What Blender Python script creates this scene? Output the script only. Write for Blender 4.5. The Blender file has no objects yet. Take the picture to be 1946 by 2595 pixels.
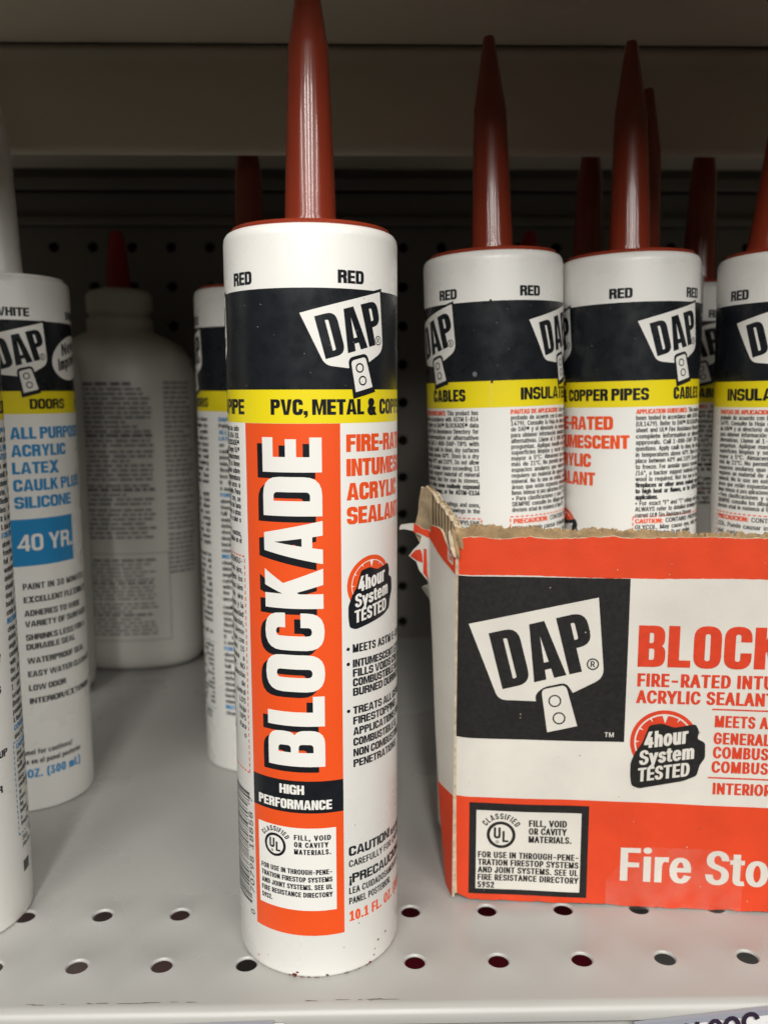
import bpy, bmesh, math, random
from mathutils import Vector, Matrix
from mathutils.geometry import delaunay_2d_cdt
import numpy as np

# ------------------------------------------------------------------ camera
SC = bpy.context.scene
C = SC.collection
cam_d = bpy.data.cameras.new('camera')
cam = bpy.data.objects.new('camera', cam_d); C.objects.link(cam)
SC.camera = cam
cam_d.sensor_fit = 'VERTICAL'; cam_d.sensor_height = 24.0; cam_d.sensor_width = 18.0
cam_d.lens = 24.0*2171.0/2595.0
RT_, UP_, FW_ = Vector((0.99980369,-0.01973799,-0.00172995)), Vector((0.00446902,0.13958584,0.99019989)), Vector((0.01930308,0.99001323,-0.13964665))
M4 = Matrix.Identity(4)
for r_ in range(3):
    M4[r_][0], M4[r_][1], M4[r_][2] = RT_[r_], UP_[r_], -FW_[r_]
M4.translation = Vector((.08786572,-.2378998,.1713456))
cam.matrix_world = M4
cam_d.clip_start = .01; cam_d.clip_end = 50
cam_d.dof.use_dof = True
cam_d.dof.focus_distance = .240
cam_d.dof.aperture_fstop = 9.5

# ------------------------------------------------------------------ world, lamps, exposure
W = bpy.data.worlds.new('World'); SC.world = W; W.use_nodes = True
bg = W.node_tree.nodes['Background']
bg.inputs[0].default_value = (1.0,.90,.76,1); bg.inputs[1].default_value = .016
vs = SC.view_settings
vs.view_transform = 'Standard'; vs.look = 'None'; vs.gamma = 1; vs.use_curve_mapping = False
vs.exposure = 0.0
def tube_lamp(x, y, z, ly, power, wx=.13):
    d = bpy.data.lights.new('ceiling_lamp','AREA'); d.shape = 'RECTANGLE'; d.size = wx; d.size_y = ly
    d.energy = power; d.color = (1.0,.975,.925)
    o = bpy.data.objects.new('ceiling_lamp', d); C.objects.link(o); o.location = (x,y,z)
    return o
# fluorescent rows on the shop ceiling, over the aisle the picture is taken from
tube_lamp(-1.45, -2.5, 1.5, 3.0, 40)
tube_lamp(-.55, -2.5, 1.5, 3.0, 50)
tube_lamp(.08, -2.5, 1.5, 3.0, 56)
tube_lamp(.80, -2.5, 1.5, 3.0, 50)
tube_lamp(1.75, -2.5, 1.5, 3.0, 40)

# ------------------------------------------------------------------ materials
def mat(name, col, rough=.5, spec=.5, noise=0.0, nscale=60, bump=0.0, bscale=300, metal=0, sss=0, coat=0, rvar=0):
    m = bpy.data.materials.new(name); m.use_nodes = True
    nt = m.node_tree; b = nt.nodes['Principled BSDF']
    b.inputs['Base Color'].default_value = (*col,1); b.inputs['Roughness'].default_value = rough
    b.inputs['Specular IOR Level'].default_value = spec; b.inputs['Metallic'].default_value = metal
    if coat: b.inputs['Coat Weight'].default_value = coat; b.inputs['Coat Roughness'].default_value = .07
    if sss:
        b.inputs['Subsurface Weight'].default_value = sss; b.inputs['Subsurface Radius'].default_value = (.004,.003,.0025)
        b.inputs['Subsurface Scale'].default_value = .6
    tc = nt.nodes.new('ShaderNodeTexCoord')
    if noise or rvar:
        n = nt.nodes.new('ShaderNodeTexNoise'); n.inputs['Scale'].default_value = nscale; n.inputs['Detail'].default_value = 5
        nt.links.new(tc.outputs['Object'], n.inputs['Vector'])
    if noise:
        mp = nt.nodes.new('ShaderNodeMapRange'); mp.inputs[1].default_value=.3; mp.inputs[2].default_value=.7
        mp.inputs[3].default_value = 1-noise; mp.inputs[4].default_value = 1+noise*.5
        nt.links.new(n.outputs['Fac'], mp.inputs[0])
        mx = nt.nodes.new('ShaderNodeVectorMath'); mx.operation='SCALE'; mx.inputs[0].default_value = col
        nt.links.new(mp.outputs[0], mx.inputs['Scale']); nt.links.new(mx.outputs[0], b.inputs['Base Color'])
    if rvar:
        mr = nt.nodes.new('ShaderNodeMapRange'); mr.inputs[1].default_value=.3; mr.inputs[2].default_value=.7
        mr.inputs[3].default_value = rough-rvar; mr.inputs[4].default_value = rough+rvar
        nt.links.new(n.outputs['Fac'], mr.inputs[0]); nt.links.new(mr.outputs[0], b.inputs['Roughness'])
    if bump:
        n2 = nt.nodes.new('ShaderNodeTexNoise'); n2.inputs['Scale'].default_value = bscale; n2.inputs['Detail'].default_value = 4
        nt.links.new(tc.outputs['Object'], n2.inputs['Vector'])
        bp = nt.nodes.new('ShaderNodeBump'); bp.inputs['Strength'].default_value = bump; bp.inputs['Distance'].default_value = .0004
        nt.links.new(n2.outputs['Fac'], bp.inputs['Height']); nt.links.new(bp.outputs[0], b.inputs['Normal'])
    return m
MAT = {}
MAT['white']  = mat('white_plastic',(.80,.79,.755),.30,.5,noise=.03,nscale=35,rvar=.08,bump=.10,bscale=55)
MAT['ink']    = mat('black_ink',(.0115,.0135,.017),.30,.40,noise=.12,nscale=220,rvar=.06)
MAT['orange'] = mat('orange_ink',(.80,.088,.016),.36,.45,noise=.04,nscale=50)
MAT['yellow'] = mat('yellow_ink',(.80,.66,.012),.34,.45,noise=.03,nscale=50)
MAT['paper']  = mat('white_print',(.80,.785,.745),.36,.45)
MAT['blue']   = mat('blue_ink',(.018,.23,.50),.36,.45,noise=.05,nscale=80)
MAT['grey']   = mat('grey_ink',(.07,.075,.08),.4,.4)
MAT['fleck']  = mat('scuff',(.26,.27,.28),.5,.3)
MAT['stain']  = mat('dried_sealant',(.16,.022,.012),.6,.3,noise=.5,nscale=900)
MAT['grime']  = mat('grime',(.16,.12,.09),.7,.2,noise=.5,nscale=900)
MAT['red']    = mat('red_plastic',(.25,.032,.013),.22,.5,noise=.08,nscale=60,coat=.3)
MAT['capred'] = mat('bright_red_plastic',(.30,.006,.010),.3,.5)
MAT['shelf']  = mat('painted_steel',(.385,.379,.360),.30,.5,noise=.06,nscale=9,bump=.04,bscale=700,rvar=.07)
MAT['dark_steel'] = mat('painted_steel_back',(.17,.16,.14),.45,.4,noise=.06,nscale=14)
MAT['black']  = mat('black_light_block',(.012,.011,.010),.8,.1)  # black colour stands in for the dark behind the pegboard holes
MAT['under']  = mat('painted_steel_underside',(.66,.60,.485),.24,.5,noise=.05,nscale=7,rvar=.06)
MAT['bottle'] = mat('white_bottle_plastic',(.60,.585,.54),.38,.4,noise=.03,nscale=20)
MAT['btext']  = mat('grey_bottle_print',(.10,.10,.11),.5,.3)
MAT['b_or']   = mat('orange_card',(.64,.055,.015),.55,.3,noise=.09,nscale=90,bump=.12,bscale=900)
MAT['b_wh']   = mat('white_card',(.63,.605,.55),.6,.25,noise=.10,nscale=45,bump=.12,bscale=900)
MAT['b_ink']  = mat('black_card_ink',(.016,.015,.0145),.6,.25,noise=.35,nscale=700,bump=.12,bscale=900)
MAT['b_red']  = mat('red_card_ink',(.60,.05,.018),.58,.25,noise=.10,nscale=400)
MAT['kraft']  = mat('kraft_board',(.33,.23,.125),.85,.1,noise=.35,nscale=260,bump=.8,bscale=500)
MAT['torn']   = mat('torn_paper_edge',(.52,.43,.31),.85,.1,noise=.3,nscale=600,bump=.8,bscale=800)
MAT['maroon'] = mat('maroon_carton',(.34,.022,.045),.5,.3)
MAT['pinkgrey']= mat('pinkish_carton',(.62,.47,.45),.5,.3)
MAT['greycard']= mat('grey_carton',(.40,.40,.39),.5,.3)
MAT['tagw']   = mat('tag_paper',(.75,.74,.74),.5,.3)
MAT['tagb']   = mat('tag_holder',(.30,.31,.36),.3,.5)
MAT['marker'] = mat('marker_ink',(.03,.018,.04),.5,.3)
def flute_material():
    m = mat('fluted_board',(.31,.24,.15),.85,.1,noise=.3,nscale=200)
    nt = m.node_tree; b = nt.nodes['Principled BSDF']
    tc = nt.nodes.new('ShaderNodeTexCoord'); w = nt.nodes.new('ShaderNodeTexWave'); w.bands_direction='Y'
    w.inputs['Scale'].default_value = 210; w.inputs['Distortion'].default_value = 2.5; w.inputs['Detail'].default_value = 2
    nt.links.new(tc.outputs['Object'], w.inputs['Vector'])
    bp = nt.nodes.new('ShaderNodeBump'); bp.inputs['Strength'].default_value=.7; bp.inputs['Distance'].default_value=.0006
    nt.links.new(w.outputs['Fac'], bp.inputs['Height']); nt.links.new(bp.outputs[0], b.inputs['Normal'])
    return m
MAT['flute'] = flute_material()
def tape_material():
    m = bpy.data.materials.new('clear_tape'); m.use_nodes = True; nt = m.node_tree
    for n in list(nt.nodes): nt.nodes.remove(n)
    out = nt.nodes.new('ShaderNodeOutputMaterial'); mx = nt.nodes.new('ShaderNodeMixShader')
    tr = nt.nodes.new('ShaderNodeBsdfTransparent'); pr = nt.nodes.new('ShaderNodeBsdfPrincipled')
    pr.inputs['Base Color'].default_value = (.75,.62,.55,1); pr.inputs['Roughness'].default_value = .22
    tc = nt.nodes.new('ShaderNodeTexCoord'); n = nt.nodes.new('ShaderNodeTexNoise'); n.inputs['Scale'].default_value = 130; n.inputs['Detail'].default_value = 5
    nt.links.new(tc.outputs['Object'], n.inputs['Vector'])
    mr = nt.nodes.new('ShaderNodeMapRange'); mr.inputs[1].default_value=.35; mr.inputs[2].default_value=.68; mr.inputs[3].default_value=.02; mr.inputs[4].default_value=.10
    nt.links.new(n.outputs['Fac'], mr.inputs[0])
    bp = nt.nodes.new('ShaderNodeBump'); bp.inputs['Strength'].default_value=.35; bp.inputs['Distance'].default_value=.0008
    nt.links.new(n.outputs['Fac'], bp.inputs['Height']); nt.links.new(bp.outputs[0], pr.inputs['Normal'])
    nt.links.new(mr.outputs[0], mx.inputs[0]); nt.links.new(tr.outputs[0], mx.inputs[1]); nt.links.new(pr.outputs[0], mx.inputs[2])
    nt.links.new(mx.outputs[0], out.inputs[0]); return m
MAT['tape'] = tape_material()

# ------------------------------------------------------------------ scene bookkeeping
def thing(name, label, cat, loc=(0,0,0), group=None):
    o = bpy.data.objects.new(name, None); C.objects.link(o); o.location = loc
    o['label'] = label; o['category'] = cat
    o.empty_display_size = .01
    if group: o['group'] = group
    return o
def link(name, me, parent=None, label=None):
    o = bpy.data.objects.new(name, me); C.objects.link(o)
    if parent: o.parent = parent
    if label: o['label'] = label
    return o
def mesh(name, verts, faces, mats, midx=None, smooth=False):
    me = bpy.data.meshes.new(name); me.from_pydata([tuple(v) for v in verts], [], faces)
    for m in mats: me.materials.append(MAT[m] if isinstance(m,str) else m)
    if midx is not None: me.polygons.foreach_set('material_index', midx)
    if smooth: me.polygons.foreach_set('use_smooth', [True]*len(me.polygons))
    me.update(); return me
def lathe(name, prof, m, n=160, smooth_angle=35, sx=1, sy=1):
    vs_, fs = [], []
    for (r,z) in prof:
        for k in range(n):
            a = 2*math.pi*k/n; vs_.append((r*math.cos(a)*sx, r*math.sin(a)*sy, z))
    for i in range(len(prof)-1):
        for k in range(n):
            k2=(k+1)%n; fs.append((i*n+k, i*n+k2, (i+1)*n+k2, (i+1)*n+k))
    fs.append(tuple(reversed(range(n)))); fs.append(tuple(range((len(prof)-1)*n, len(prof)*n)))
    me = mesh(name, vs_, fs, [m], smooth=True)
    me.polygons[-1].use_smooth=False; me.polygons[-2].use_smooth=False
    me.set_sharp_from_angle(angle=math.radians(smooth_angle)); return me
def box_bm(bm, x0,x1,y0,y1,z0,z1, mi=0):
    v=[bm.verts.new((x,y,z)) for z in (z0,z1) for y in (y0,y1) for x in (x0,x1)]
    for f in ((0,2,3,1),(4,5,7,6),(0,1,5,4),(2,6,7,3),(0,4,6,2),(1,3,7,5)):
        fc=bm.faces.new([v[i] for i in f]); fc.material_index=mi
def bm_mesh(name, bm, mats, bevel=0):
    if bevel:
        bmesh.ops.bevel(bm, geom=bm.edges[:], offset=bevel, segments=2, affect='EDGES', profile=.6)
    me = bpy.data.meshes.new(name); bm.to_mesh(me); bm.free()
    for m in mats: me.materials.append(MAT[m])
    return me

# letter outlines by character code: advance, then closed outlines as a start point and steps
GLYPHS = {
 33: (391, [[135,321,-9,696,138,0,-9,-696], [168,-5,-37,23,-22,36,-5,28,10,41,29,33,38,16,57,-9,32,-28,16,-38,-3,-43,-33,-46,-39,-16]]),
 34: (641, [[156,635,-15,382,130,0,-14,-382], [385,635,-15,382,131,0,-15,-382]]),
 37: (1351, [[302,570,-61,24,-46,41,-31,55,-14,62,3,117,30,78,42,46,56,30,70,11,71,-11,56,-30,40,-46,25,-57,8,-65,-8,-115,-25,-58,-41,-46,-56,-30,-45,
  -9], [371,656,31,12,23,23,21,65,-3,105,-18,48,-22,23,-32,12,-39,0,-32,-12,-23,-23,-22,-66,3,-104,18,-48,23,-23,32,-12], [954,-15,-62,24,-46,41,-37,
  75,-8,66,8,114,26,58,58,58,61,24,74,3,65,-17,51,-36,35,-51,22,-82,-3,-116,-19,-61,-36,-50,-51,-36,-41,-14,-24,-3], [1039,75,27,18,24,44,8,54,-3,85,
  -28,61,-28,18,-37,6,-36,-6,-27,-18,-25,-44,-9,-53,8,-103,25,-44,27,-18,18,-4], [265,0,699,1017,116,0,-699,-1017]]),
 38: (895, [[318,-8,-67,18,-58,29,-48,39,-37,46,-25,53,-13,58,-1,57,16,67,49,75,147,124,215,172,25,54,1,45,-19,48,-42,33,-37,11,-76,-9,-43,-29,-29,
  -57,0,-58,39,-84,93,-116,467,-568,-147,0,-503,606,-59,102,-15,89,11,75,33,64,52,49,70,31,83,11,84,-11,47,-18,58,-43,39,-57,18,-66,-5,-76,-36,-78,
  -93,-92,-248,-187,-44,-50,-22,-50,-3,-56,15,-52,31,-44,63,-40,82,-14,71,9,88,40,74,68,42,67,28,80,9,92,117,0,-14,-135,-48,-113,-108,-128,-74,-48,
  -88,-29,-60,-9]]),
 39: (412, [[156,635,-15,382,130,0,-14,-382]]),
 40: (546, [[186,551,48,240,62,177,57,110,119,0,-105,-268,-51,-228,-14,-169,12,-147,48,-193,110,-265,-119,0,-62,119,-49,121,-48,184,-14,121]]),
 41: (546, [[74,-192,112,269,47,192,11,144,-13,169,-66,274,-70,179,-21,43,119,0,57,-110,49,-131,47,-190,21,-189,-6,-167,-22,-123,-58,-183,-55,-119,
  -33,-58]]),
 42: (906, [[403,445,8,217,-183,-117,-49,86,193,100,-193,99,49,88,183,-117,-8,216,98,0,-9,-216,183,117,49,-88,-193,-99,193,-100,-49,-86,-183,117,9,
  -217]]),
 43: (906, [[395,68,0,659,115,0,0,-659], [123,343,0,109,659,0,0,-109]]),
 44: (375, [[75,-239,60,381,139,0,-105,-381]]),
 45: (906, [[674,489,0,-113,-446,0,0,113]]),
 46: (375, [[162,-5,-46,34,-16,38,3,44,23,36,36,22,43,3,39,-16,28,-32,10,-42,-10,-41,-28,-33,-39,-16]]),
 47: (498, [[470,1065,-328,-1218,-113,0,327,1218]]),
 48: (906, [[453,-14,-85,10,-75,30,-64,49,-52,67,-39,85,-16,48,-20,109,-5,188,14,116,27,102,40,85,52,67,64,49,36,18,80,20,87,0,80,-20,69,-40,58,-59,
  46,-76,33,-93,21,-109,7,-124,-7,-124,-20,-109,-34,-93,-46,-76,-57,-58,-70,-39,-38,-13], [482,101,53,15,45,31,38,46,42,94,18,80,10,141,-10,143,-30,
  114,-30,59,-38,46,-45,32,-53,15,-58,0,-53,-15,-45,-32,-38,-46,-30,-59,-30,-114,-9,-143,9,-141,30,-114,30,-60,38,-46,45,-31,53,-15]]),
 49: (906, [[153,0,0,109,629,0,0,-109], [552,1017,0,-1017,-127,0,0,897,-6,0,-247,-181,0,138,225,163]]),
 50: (906, [[128,0,0,95,403,430,82,111,21,52,5,76,-15,57,-32,45,-64,40,-81,13,-85,-15,-62,-45,-31,-50,-14,-62,-1,-23,-123,0,7,69,20,63,32,55,43,46,53,
  35,61,25,67,13,72,0,97,-23,56,-30,46,-39,37,-48,26,-54,14,-91,-20,-110,-51,-92,-157,-184,-229,-238,0,-8,473,0,0,-113]]),
 51: (906, [[364,-8,-99,27,-82,51,-43,45,-31,53,-18,62,-4,34,132,0,14,-58,33,-46,64,-42,84,-18,71,3,84,28,48,39,23,33,14,40,3,69,-25,80,-42,50,-65,35,
  -56,14,-156,4,0,103,263,299,0,7,-437,0,0,113,606,0,0,-96,-322,-364,0,21,85,1,75,-14,65,-30,53,-40,41,-50,28,-58,14,-64,0,-68,-14,-65,-29,-58,-42,
  -50,-52,-40,-62,-31,-109,-23]]),
 52: (906, [[79,211,0,106,415,700,127,0,-404,-685,0,-7,609,0,0,-114], [563,0,0,635,123,0,0,-635]]),
 53: (906, [[373,-8,-64,17,-82,46,-43,41,-34,50,-28,84,-3,31,125,0,22,-68,48,-53,69,-33,84,-6,65,17,56,37,40,54,23,66,5,49,-11,74,-30,64,-29,35,-57,
  38,-68,18,-86,-5,-92,-36,-27,-20,-121,13,57,512,541,0,0,-113,-432,0,-33,-301,87,47,104,17,80,-9,72,-27,79,-60,57,-85,26,-75,9,-85,-7,-75,-21,-68,
  -35,-61,-46,-51,-56,-41,-64,-28,-72,-14]]),
 54: (906, [[416,-12,-69,14,-63,27,-53,40,-44,51,-33,60,-20,68,-6,105,31,125,84,156,262,383,139,0,-342,-495,-11,0,50,63,80,38,85,4,67,-13,59,-25,50,
  -36,41,-46,30,-57,19,-64,6,-72,-7,-72,-20,-66,-54,-85,-49,-44,-58,-34,-65,-20,-35,-5], [498,101,59,24,48,42,33,56,16,67,-3,73,-22,64,-39,50,-51,36,
  -86,18,-67,-10,-72,-43,-38,-50,-22,-63,-3,-73,25,-89,38,-52,52,-36,63,-17]]),
 55: (906, [[194,0,453,897,0,7,-523,0,0,113,657,0,0,-120,-451,-897]]),
 56: (906, [[374,-8,-71,18,-62,29,-52,38,-41,47,-28,54,-14,60,2,83,22,69,39,60,52,46,62,28,22,5,0,5,-55,22,-46,36,-35,50,-21,56,-6,93,13,57,26,52,59,
  64,81,45,96,21,71,0,95,-21,56,-28,47,-37,37,-44,26,-52,13,-57,0,-62,-15,-59,-28,-54,-41,-44,-49,-29,-28,-9,0,-5,83,-33,52,-46,39,-60,26,-94,-1,-58,
  -14,-60,-29,-54,-41,-47,-52,-38,-97,-40,-74,-11], [527,106,61,24,58,53,23,53,3,63,-17,60,-37,50,-52,37,-65,20,-73,3,-69,-14,-57,-32,-43,-46,-24,-57,
  -3,-64,16,-56,35,-46,72,-41,71,-14], [494,582,70,28,40,36,26,48,8,77,-14,54,-43,55,-67,32,-83,7,-76,-20,-56,-44,-25,-47,-5,-96,30,-66,40,-36,72,
  -28]]),
 57: (906, [[489,1029,69,-13,62,-28,54,-40,44,-50,33,-61,20,-68,7,-75,-12,-91,-36,-98,-100,-168,-229,-337,-140,0,342,495,12,0,-62,-71,-69,-30,-48,-5,
  -70,6,-63,19,-55,31,-46,41,-36,52,-25,60,-14,105,7,73,20,66,54,85,49,44,58,33,65,20,35,5], [408,916,-60,-24,-48,-41,-33,-57,-15,-66,3,-73,22,-64,23,
  -36,48,-40,60,-24,67,-3,63,16,53,35,38,51,22,63,3,73,-16,68,-47,72,-52,36,-41,14,-23,3]]),
 58: (375, [[162,-5,-46,34,-16,38,3,44,23,36,36,22,43,3,39,-16,28,-32,10,-42,-10,-41,-28,-33,-39,-16], [162,546,-36,22,-23,36,-3,43,16,39,46,34,43,3,
  39,-16,34,-46,3,-43,-16,-39,-33,-28,-27,-8]]),
 59: (375, [[75,-239,60,381,139,0,-105,-381], [179,546,-37,22,-26,50,9,56,29,33,38,16,44,-3,36,-23,22,-36,3,-43,-16,-39,-32,-28,-27,-8]]),
 63: (716, [[264,303,12,135,24,58,65,66,102,74,37,49,18,60,-7,75,-34,55,-56,36,-70,12,-65,-11,-57,-35,-38,-59,-11,-61,-129,0,8,65,20,57,32,49,41,40,
  50,31,85,27,99,4,63,-11,56,-22,69,-51,47,-69,22,-83,0,-62,-12,-59,-23,-51,-55,-64,-129,-98,-29,-49,-12,-108], [299,-5,-46,34,-16,38,9,56,28,33,39,
  16,56,-9,33,-28,16,-38,-9,-56,-28,-33,-39,-16]]),
 65: (959, [[33,0,370,1017,149,0,374,-1017,-136,0,-252,712,-74,245,26,0,-109,-352,-211,-605], [220,284,0,113,520,0,0,-113]]),
 66: (912, [[120,0,0,1017,403,-1,73,-12,62,-23,50,-33,54,-64,29,-78,2,-107,-29,-75,-51,-52,-83,-39,0,-9,58,-13,57,-33,47,-51,33,-68,11,-87,-13,-87,
  -23,-52,-35,-45,-47,-37,-61,-28,-118,-22], [249,114,285,2,74,14,52,29,32,40,17,48,-2,66,-22,55,-39,45,-55,32,-69,16,-273,1], [249,571,270,3,57,18,
  47,32,33,45,15,55,-1,46,-15,48,-30,40,-46,29,-62,15,-268,1]]),
 67: (1020, [[483,-11,-96,20,-87,41,-75,59,-32,36,-54,85,-37,101,-19,115,0,125,19,115,16,52,47,93,60,77,75,59,87,41,96,21,141,-6,83,-24,74,-40,64,-55,
  51,-67,35,-80,15,-61,-129,0,-28,77,-46,60,-77,52,-131,27,-72,-8,-66,-23,-58,-37,-50,-51,-39,-65,-28,-79,-13,-91,0,-100,14,-91,27,-78,40,-65,49,-51,
  59,-37,65,-23,111,-5,109,33,85,72,37,68,12,40,129,0,-24,-88,-41,-76,-76,-81,-97,-57,-113,-29]]),
 68: (1004, [[192,0,0,114,286,2,85,15,73,30,59,45,45,58,32,71,20,82,5,141,-13,87,-26,76,-38,64,-51,51,-63,37,-76,23,-88,7,-256,0,0,114,322,-2,106,-19,
  91,-39,77,-57,60,-74,45,-91,27,-105,9,-119,-9,-120,-27,-106,-20,-48,-54,-83,-70,-66,-87,-49,-102,-29,-56,-8], [249,1017,0,-1017,-129,0,0,1017]]),
 69: (837, [[120,0,0,1017,625,0,0,-114,-496,0,0,-331,462,0,0,-115,-462,0,0,-343,501,0,0,-114]]),
 70: (819, [[120,0,0,1017,618,0,0,-114,-489,0,0,-346,443,0,0,-115,-443,0,0,-442]]),
 71: (1040, [[484,-11,-98,20,-87,41,-40,28,-67,68,-29,40,-25,45,-37,101,-18,114,0,125,18,115,37,100,53,85,32,37,75,59,86,41,95,21,114,-2,115,-30,76,
  -41,82,-77,46,-71,30,-82,6,-29,-132,0,-52,105,-67,63,-85,37,-81,10,-70,-8,-65,-22,-58,-38,-49,-51,-39,-65,-28,-79,-13,-91,0,-100,14,-91,27,-77,40,
  -65,50,-52,59,-37,66,-23,106,-6,91,22,53,29,43,39,48,77,18,62,6,69,39,-7,-304,0,0,113,391,0,-2,-160,-18,-90,-34,-79,-50,-68,-63,-54,-75,-41,-84,-24,
  -45,-7]]),
 72: (1033, [[120,0,0,1017,129,0,0,-439,536,0,0,439,129,0,0,-1017,-129,0,0,464,-536,0,0,-464]]),
 73: (600, [[62,0,0,114,174,0,0,789,-174,0,0,114,477,0,0,-114,-174,0,0,-789,174,0,0,-114]]),
 74: (792, [[370,-14,-100,13,-43,16,-40,22,-36,29,-31,34,-23,40,-17,45,-10,50,-4,111,129,0,2,-91,15,-60,31,-46,43,-32,54,-15,60,0,53,15,43,32,30,46,
  16,60,2,36,0,726,129,0,0,-726,-4,-56,-10,-50,-17,-45,-23,-40,-31,-34,-35,-29,-40,-22,-44,-16]]),
 75: (933, [[209,291,0,141,214,256,304,329,170,0,-435,-465,-7,0], [120,0,0,1017,129,0,-1,-567,1,-450], [744,0,-368,518,80,101,441,-619]]),
 76: (785, [[120,0,0,1017,129,0,0,-903,473,0,0,-114]]),
 77: (1256, [[120,0,0,1017,183,0,272,-699,68,-220,-28,0,90,276,248,643,183,0,0,-1017,-127,0,1,737,4,177,12,0,-114,-332,-228,-582,-112,0,-254,642,-94,
  272,14,0,6,-332,0,-582]]),
 78: (1046, [[120,0,0,1017,152,0,472,-748,84,-159,-18,-3,-12,207,0,703,129,0,0,-1017,-153,0,-453,718,-106,186,23,3,12,-325,0,-582]]),
 79: (1066, [[534,-14,-100,11,-47,12,-86,41,-75,59,-61,77,-47,93,-28,108,-9,121,9,122,28,108,47,93,61,77,75,59,86,41,96,21,102,0,96,-21,86,-41,75,-59,
  61,-77,46,-93,28,-108,9,-122,-9,-121,-28,-108,-46,-93,-61,-77,-75,-59,-86,-41,-96,-20], [570,108,67,14,62,30,54,44,45,58,34,72,21,85,7,97,-7,98,-21,
  86,-34,72,-45,58,-54,43,-62,30,-67,15,-72,0,-68,-15,-62,-30,-54,-44,-45,-58,-34,-72,-21,-85,-7,-98,7,-97,21,-85,34,-72,45,-58,54,-44,62,-29,68,
  -15]]),
 80: (888, [[120,0,0,1017,396,-1,81,-14,68,-27,55,-39,43,-49,41,-89,12,-67,0,-72,-12,-67,-41,-89,-43,-49,-55,-40,-68,-27,-81,-14,-297,-2,0,114,305,4,
  70,23,50,40,37,75,7,92,-22,84,-37,49,-56,35,-78,16,-246,1,0,-904]]),
 81: (1066, [[490,318,135,0,312,-414,-135,0], [534,-14,-100,11,-47,12,-86,41,-75,59,-61,77,-47,93,-28,108,-9,121,9,122,28,108,47,93,61,77,75,59,86,41,
  96,21,102,0,96,-21,86,-41,75,-59,61,-77,46,-93,28,-108,9,-122,-9,-121,-28,-108,-46,-93,-61,-77,-75,-59,-86,-41,-96,-20], [570,108,67,14,62,30,54,44,
  45,58,34,72,21,85,7,97,-7,98,-21,86,-34,72,-45,58,-54,43,-62,30,-67,15,-72,0,-68,-15,-62,-30,-54,-44,-45,-58,-34,-72,-21,-85,-7,-98,7,-97,21,-85,34,
  -72,45,-58,54,-44,62,-29,68,-15]]),
 82: (897, [[120,0,0,1017,397,-1,81,-13,68,-26,55,-37,43,-47,30,-56,19,-63,6,-70,-6,-70,-32,-91,-37,-51,-49,-41,-62,-31,-74,-18,-87,-7,-279,0,0,115,
  333,4,49,11,56,31,36,45,20,58,0,91,-30,77,-43,41,-63,27,-85,9,-217,0,0,-904], [706,0,-246,458,146,0,250,-458]]),
 83: (893, [[363,-12,-74,17,-65,29,-54,38,-42,48,-30,56,-18,63,-4,34,133,0,8,-44,30,-54,47,-39,83,-31,98,-6,97,22,58,33,40,47,20,57,-3,57,-23,43,-72,
  51,-102,36,-171,49,-82,37,-65,47,-44,58,-21,70,-1,73,14,61,30,56,42,47,83,53,67,22,73,12,79,0,73,-12,95,-38,51,-37,41,-46,29,-52,16,-58,3,-31,-127,
  0,-16,56,-32,44,-49,34,-59,20,-119,4,-65,-18,-66,-45,-29,-46,-10,-54,5,-38,15,-32,71,-57,322,-105,91,-57,55,-67,23,-65,5,-53,-7,-64,-21,-59,-35,-53,
  -47,-44,-60,-36,-72,-25,-82,-12]]),
 84: (897, [[64,903,0,114,770,0,0,-114,-321,0,0,-903,-128,0,0,903]]),
 85: (1034, [[471,-15,-87,16,-76,30,-65,43,-52,54,-39,65,-24,73,-8,80,0,671,129,0,1,-689,10,-54,21,-48,49,-60,69,-42,86,-20,96,4,55,16,69,42,48,60,21,
  48,11,82,0,661,129,0,0,-671,-8,-80,-23,-73,-39,-65,-52,-54,-65,-43,-76,-30,-87,-16]]),
 86: (959, [[408,0,-375,1017,136,0,262,-742,65,-214,-27,0,110,351,210,605,137,0,-370,-1017]]),
 87: (1372, [[310,0,-277,1017,132,0,172,-665,57,-273,-16,0,70,313,164,625,147,0,195,-747,40,-191,-18,0,69,313,162,625,132,0,-279,-1017,-149,0,-176,
  646,-63,304,27,0,-63,-304,-175,-646]]),
 88: (948, [[36,0,398,569,0,-96,-375,544,149,0,232,-346,47,-87,-23,0,133,217,150,216,145,0,-374,-539,0,96,394,-574,-149,0,-242,354,-60,108,28,0,-126,
  -203,-180,-259]]),
 89: (943, [[407,0,0,417,-374,600,149,0,263,-433,54,-123,-52,0,114,228,201,328,148,0,-374,-600,0,-417]]),
 90: (876, [[83,0,0,93,502,732,96,126,15,-42,-250,-6,-365,0,0,114,712,0,0,-94,-525,-762,-73,-95,-15,43,248,5,371,0,0,-114]]),
 97: (778, [[264,-13,-75,23,-62,41,-32,38,-22,45,-11,53,3,77,21,58,37,43,87,45,311,55,23,17,7,31,-11,67,-35,47,-40,23,-74,12,-93,-17,-63,-43,-35,-54,
  -118,34,40,73,55,52,65,36,121,25,134,-14,75,-33,47,-42,36,-61,14,-52,4,-63,0,-503,-120,0,0,104,-8,0,-53,-66,-80,-43,-67,-11], [415,100,75,41,37,45,
  23,71,1,123,-311,-75,-41,-37,-12,-26,-3,-47,20,-51,55,-40,64,-13]]),
 98: (848, [[407,-13,-79,30,-92,100,-12,0,0,-117,-119,0,0,1017,122,0,0,-379,9,0,61,77,64,39,70,14,64,-1,69,-15,62,-31,53,-45,43,-57,32,-70,20,-81,5,
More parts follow.
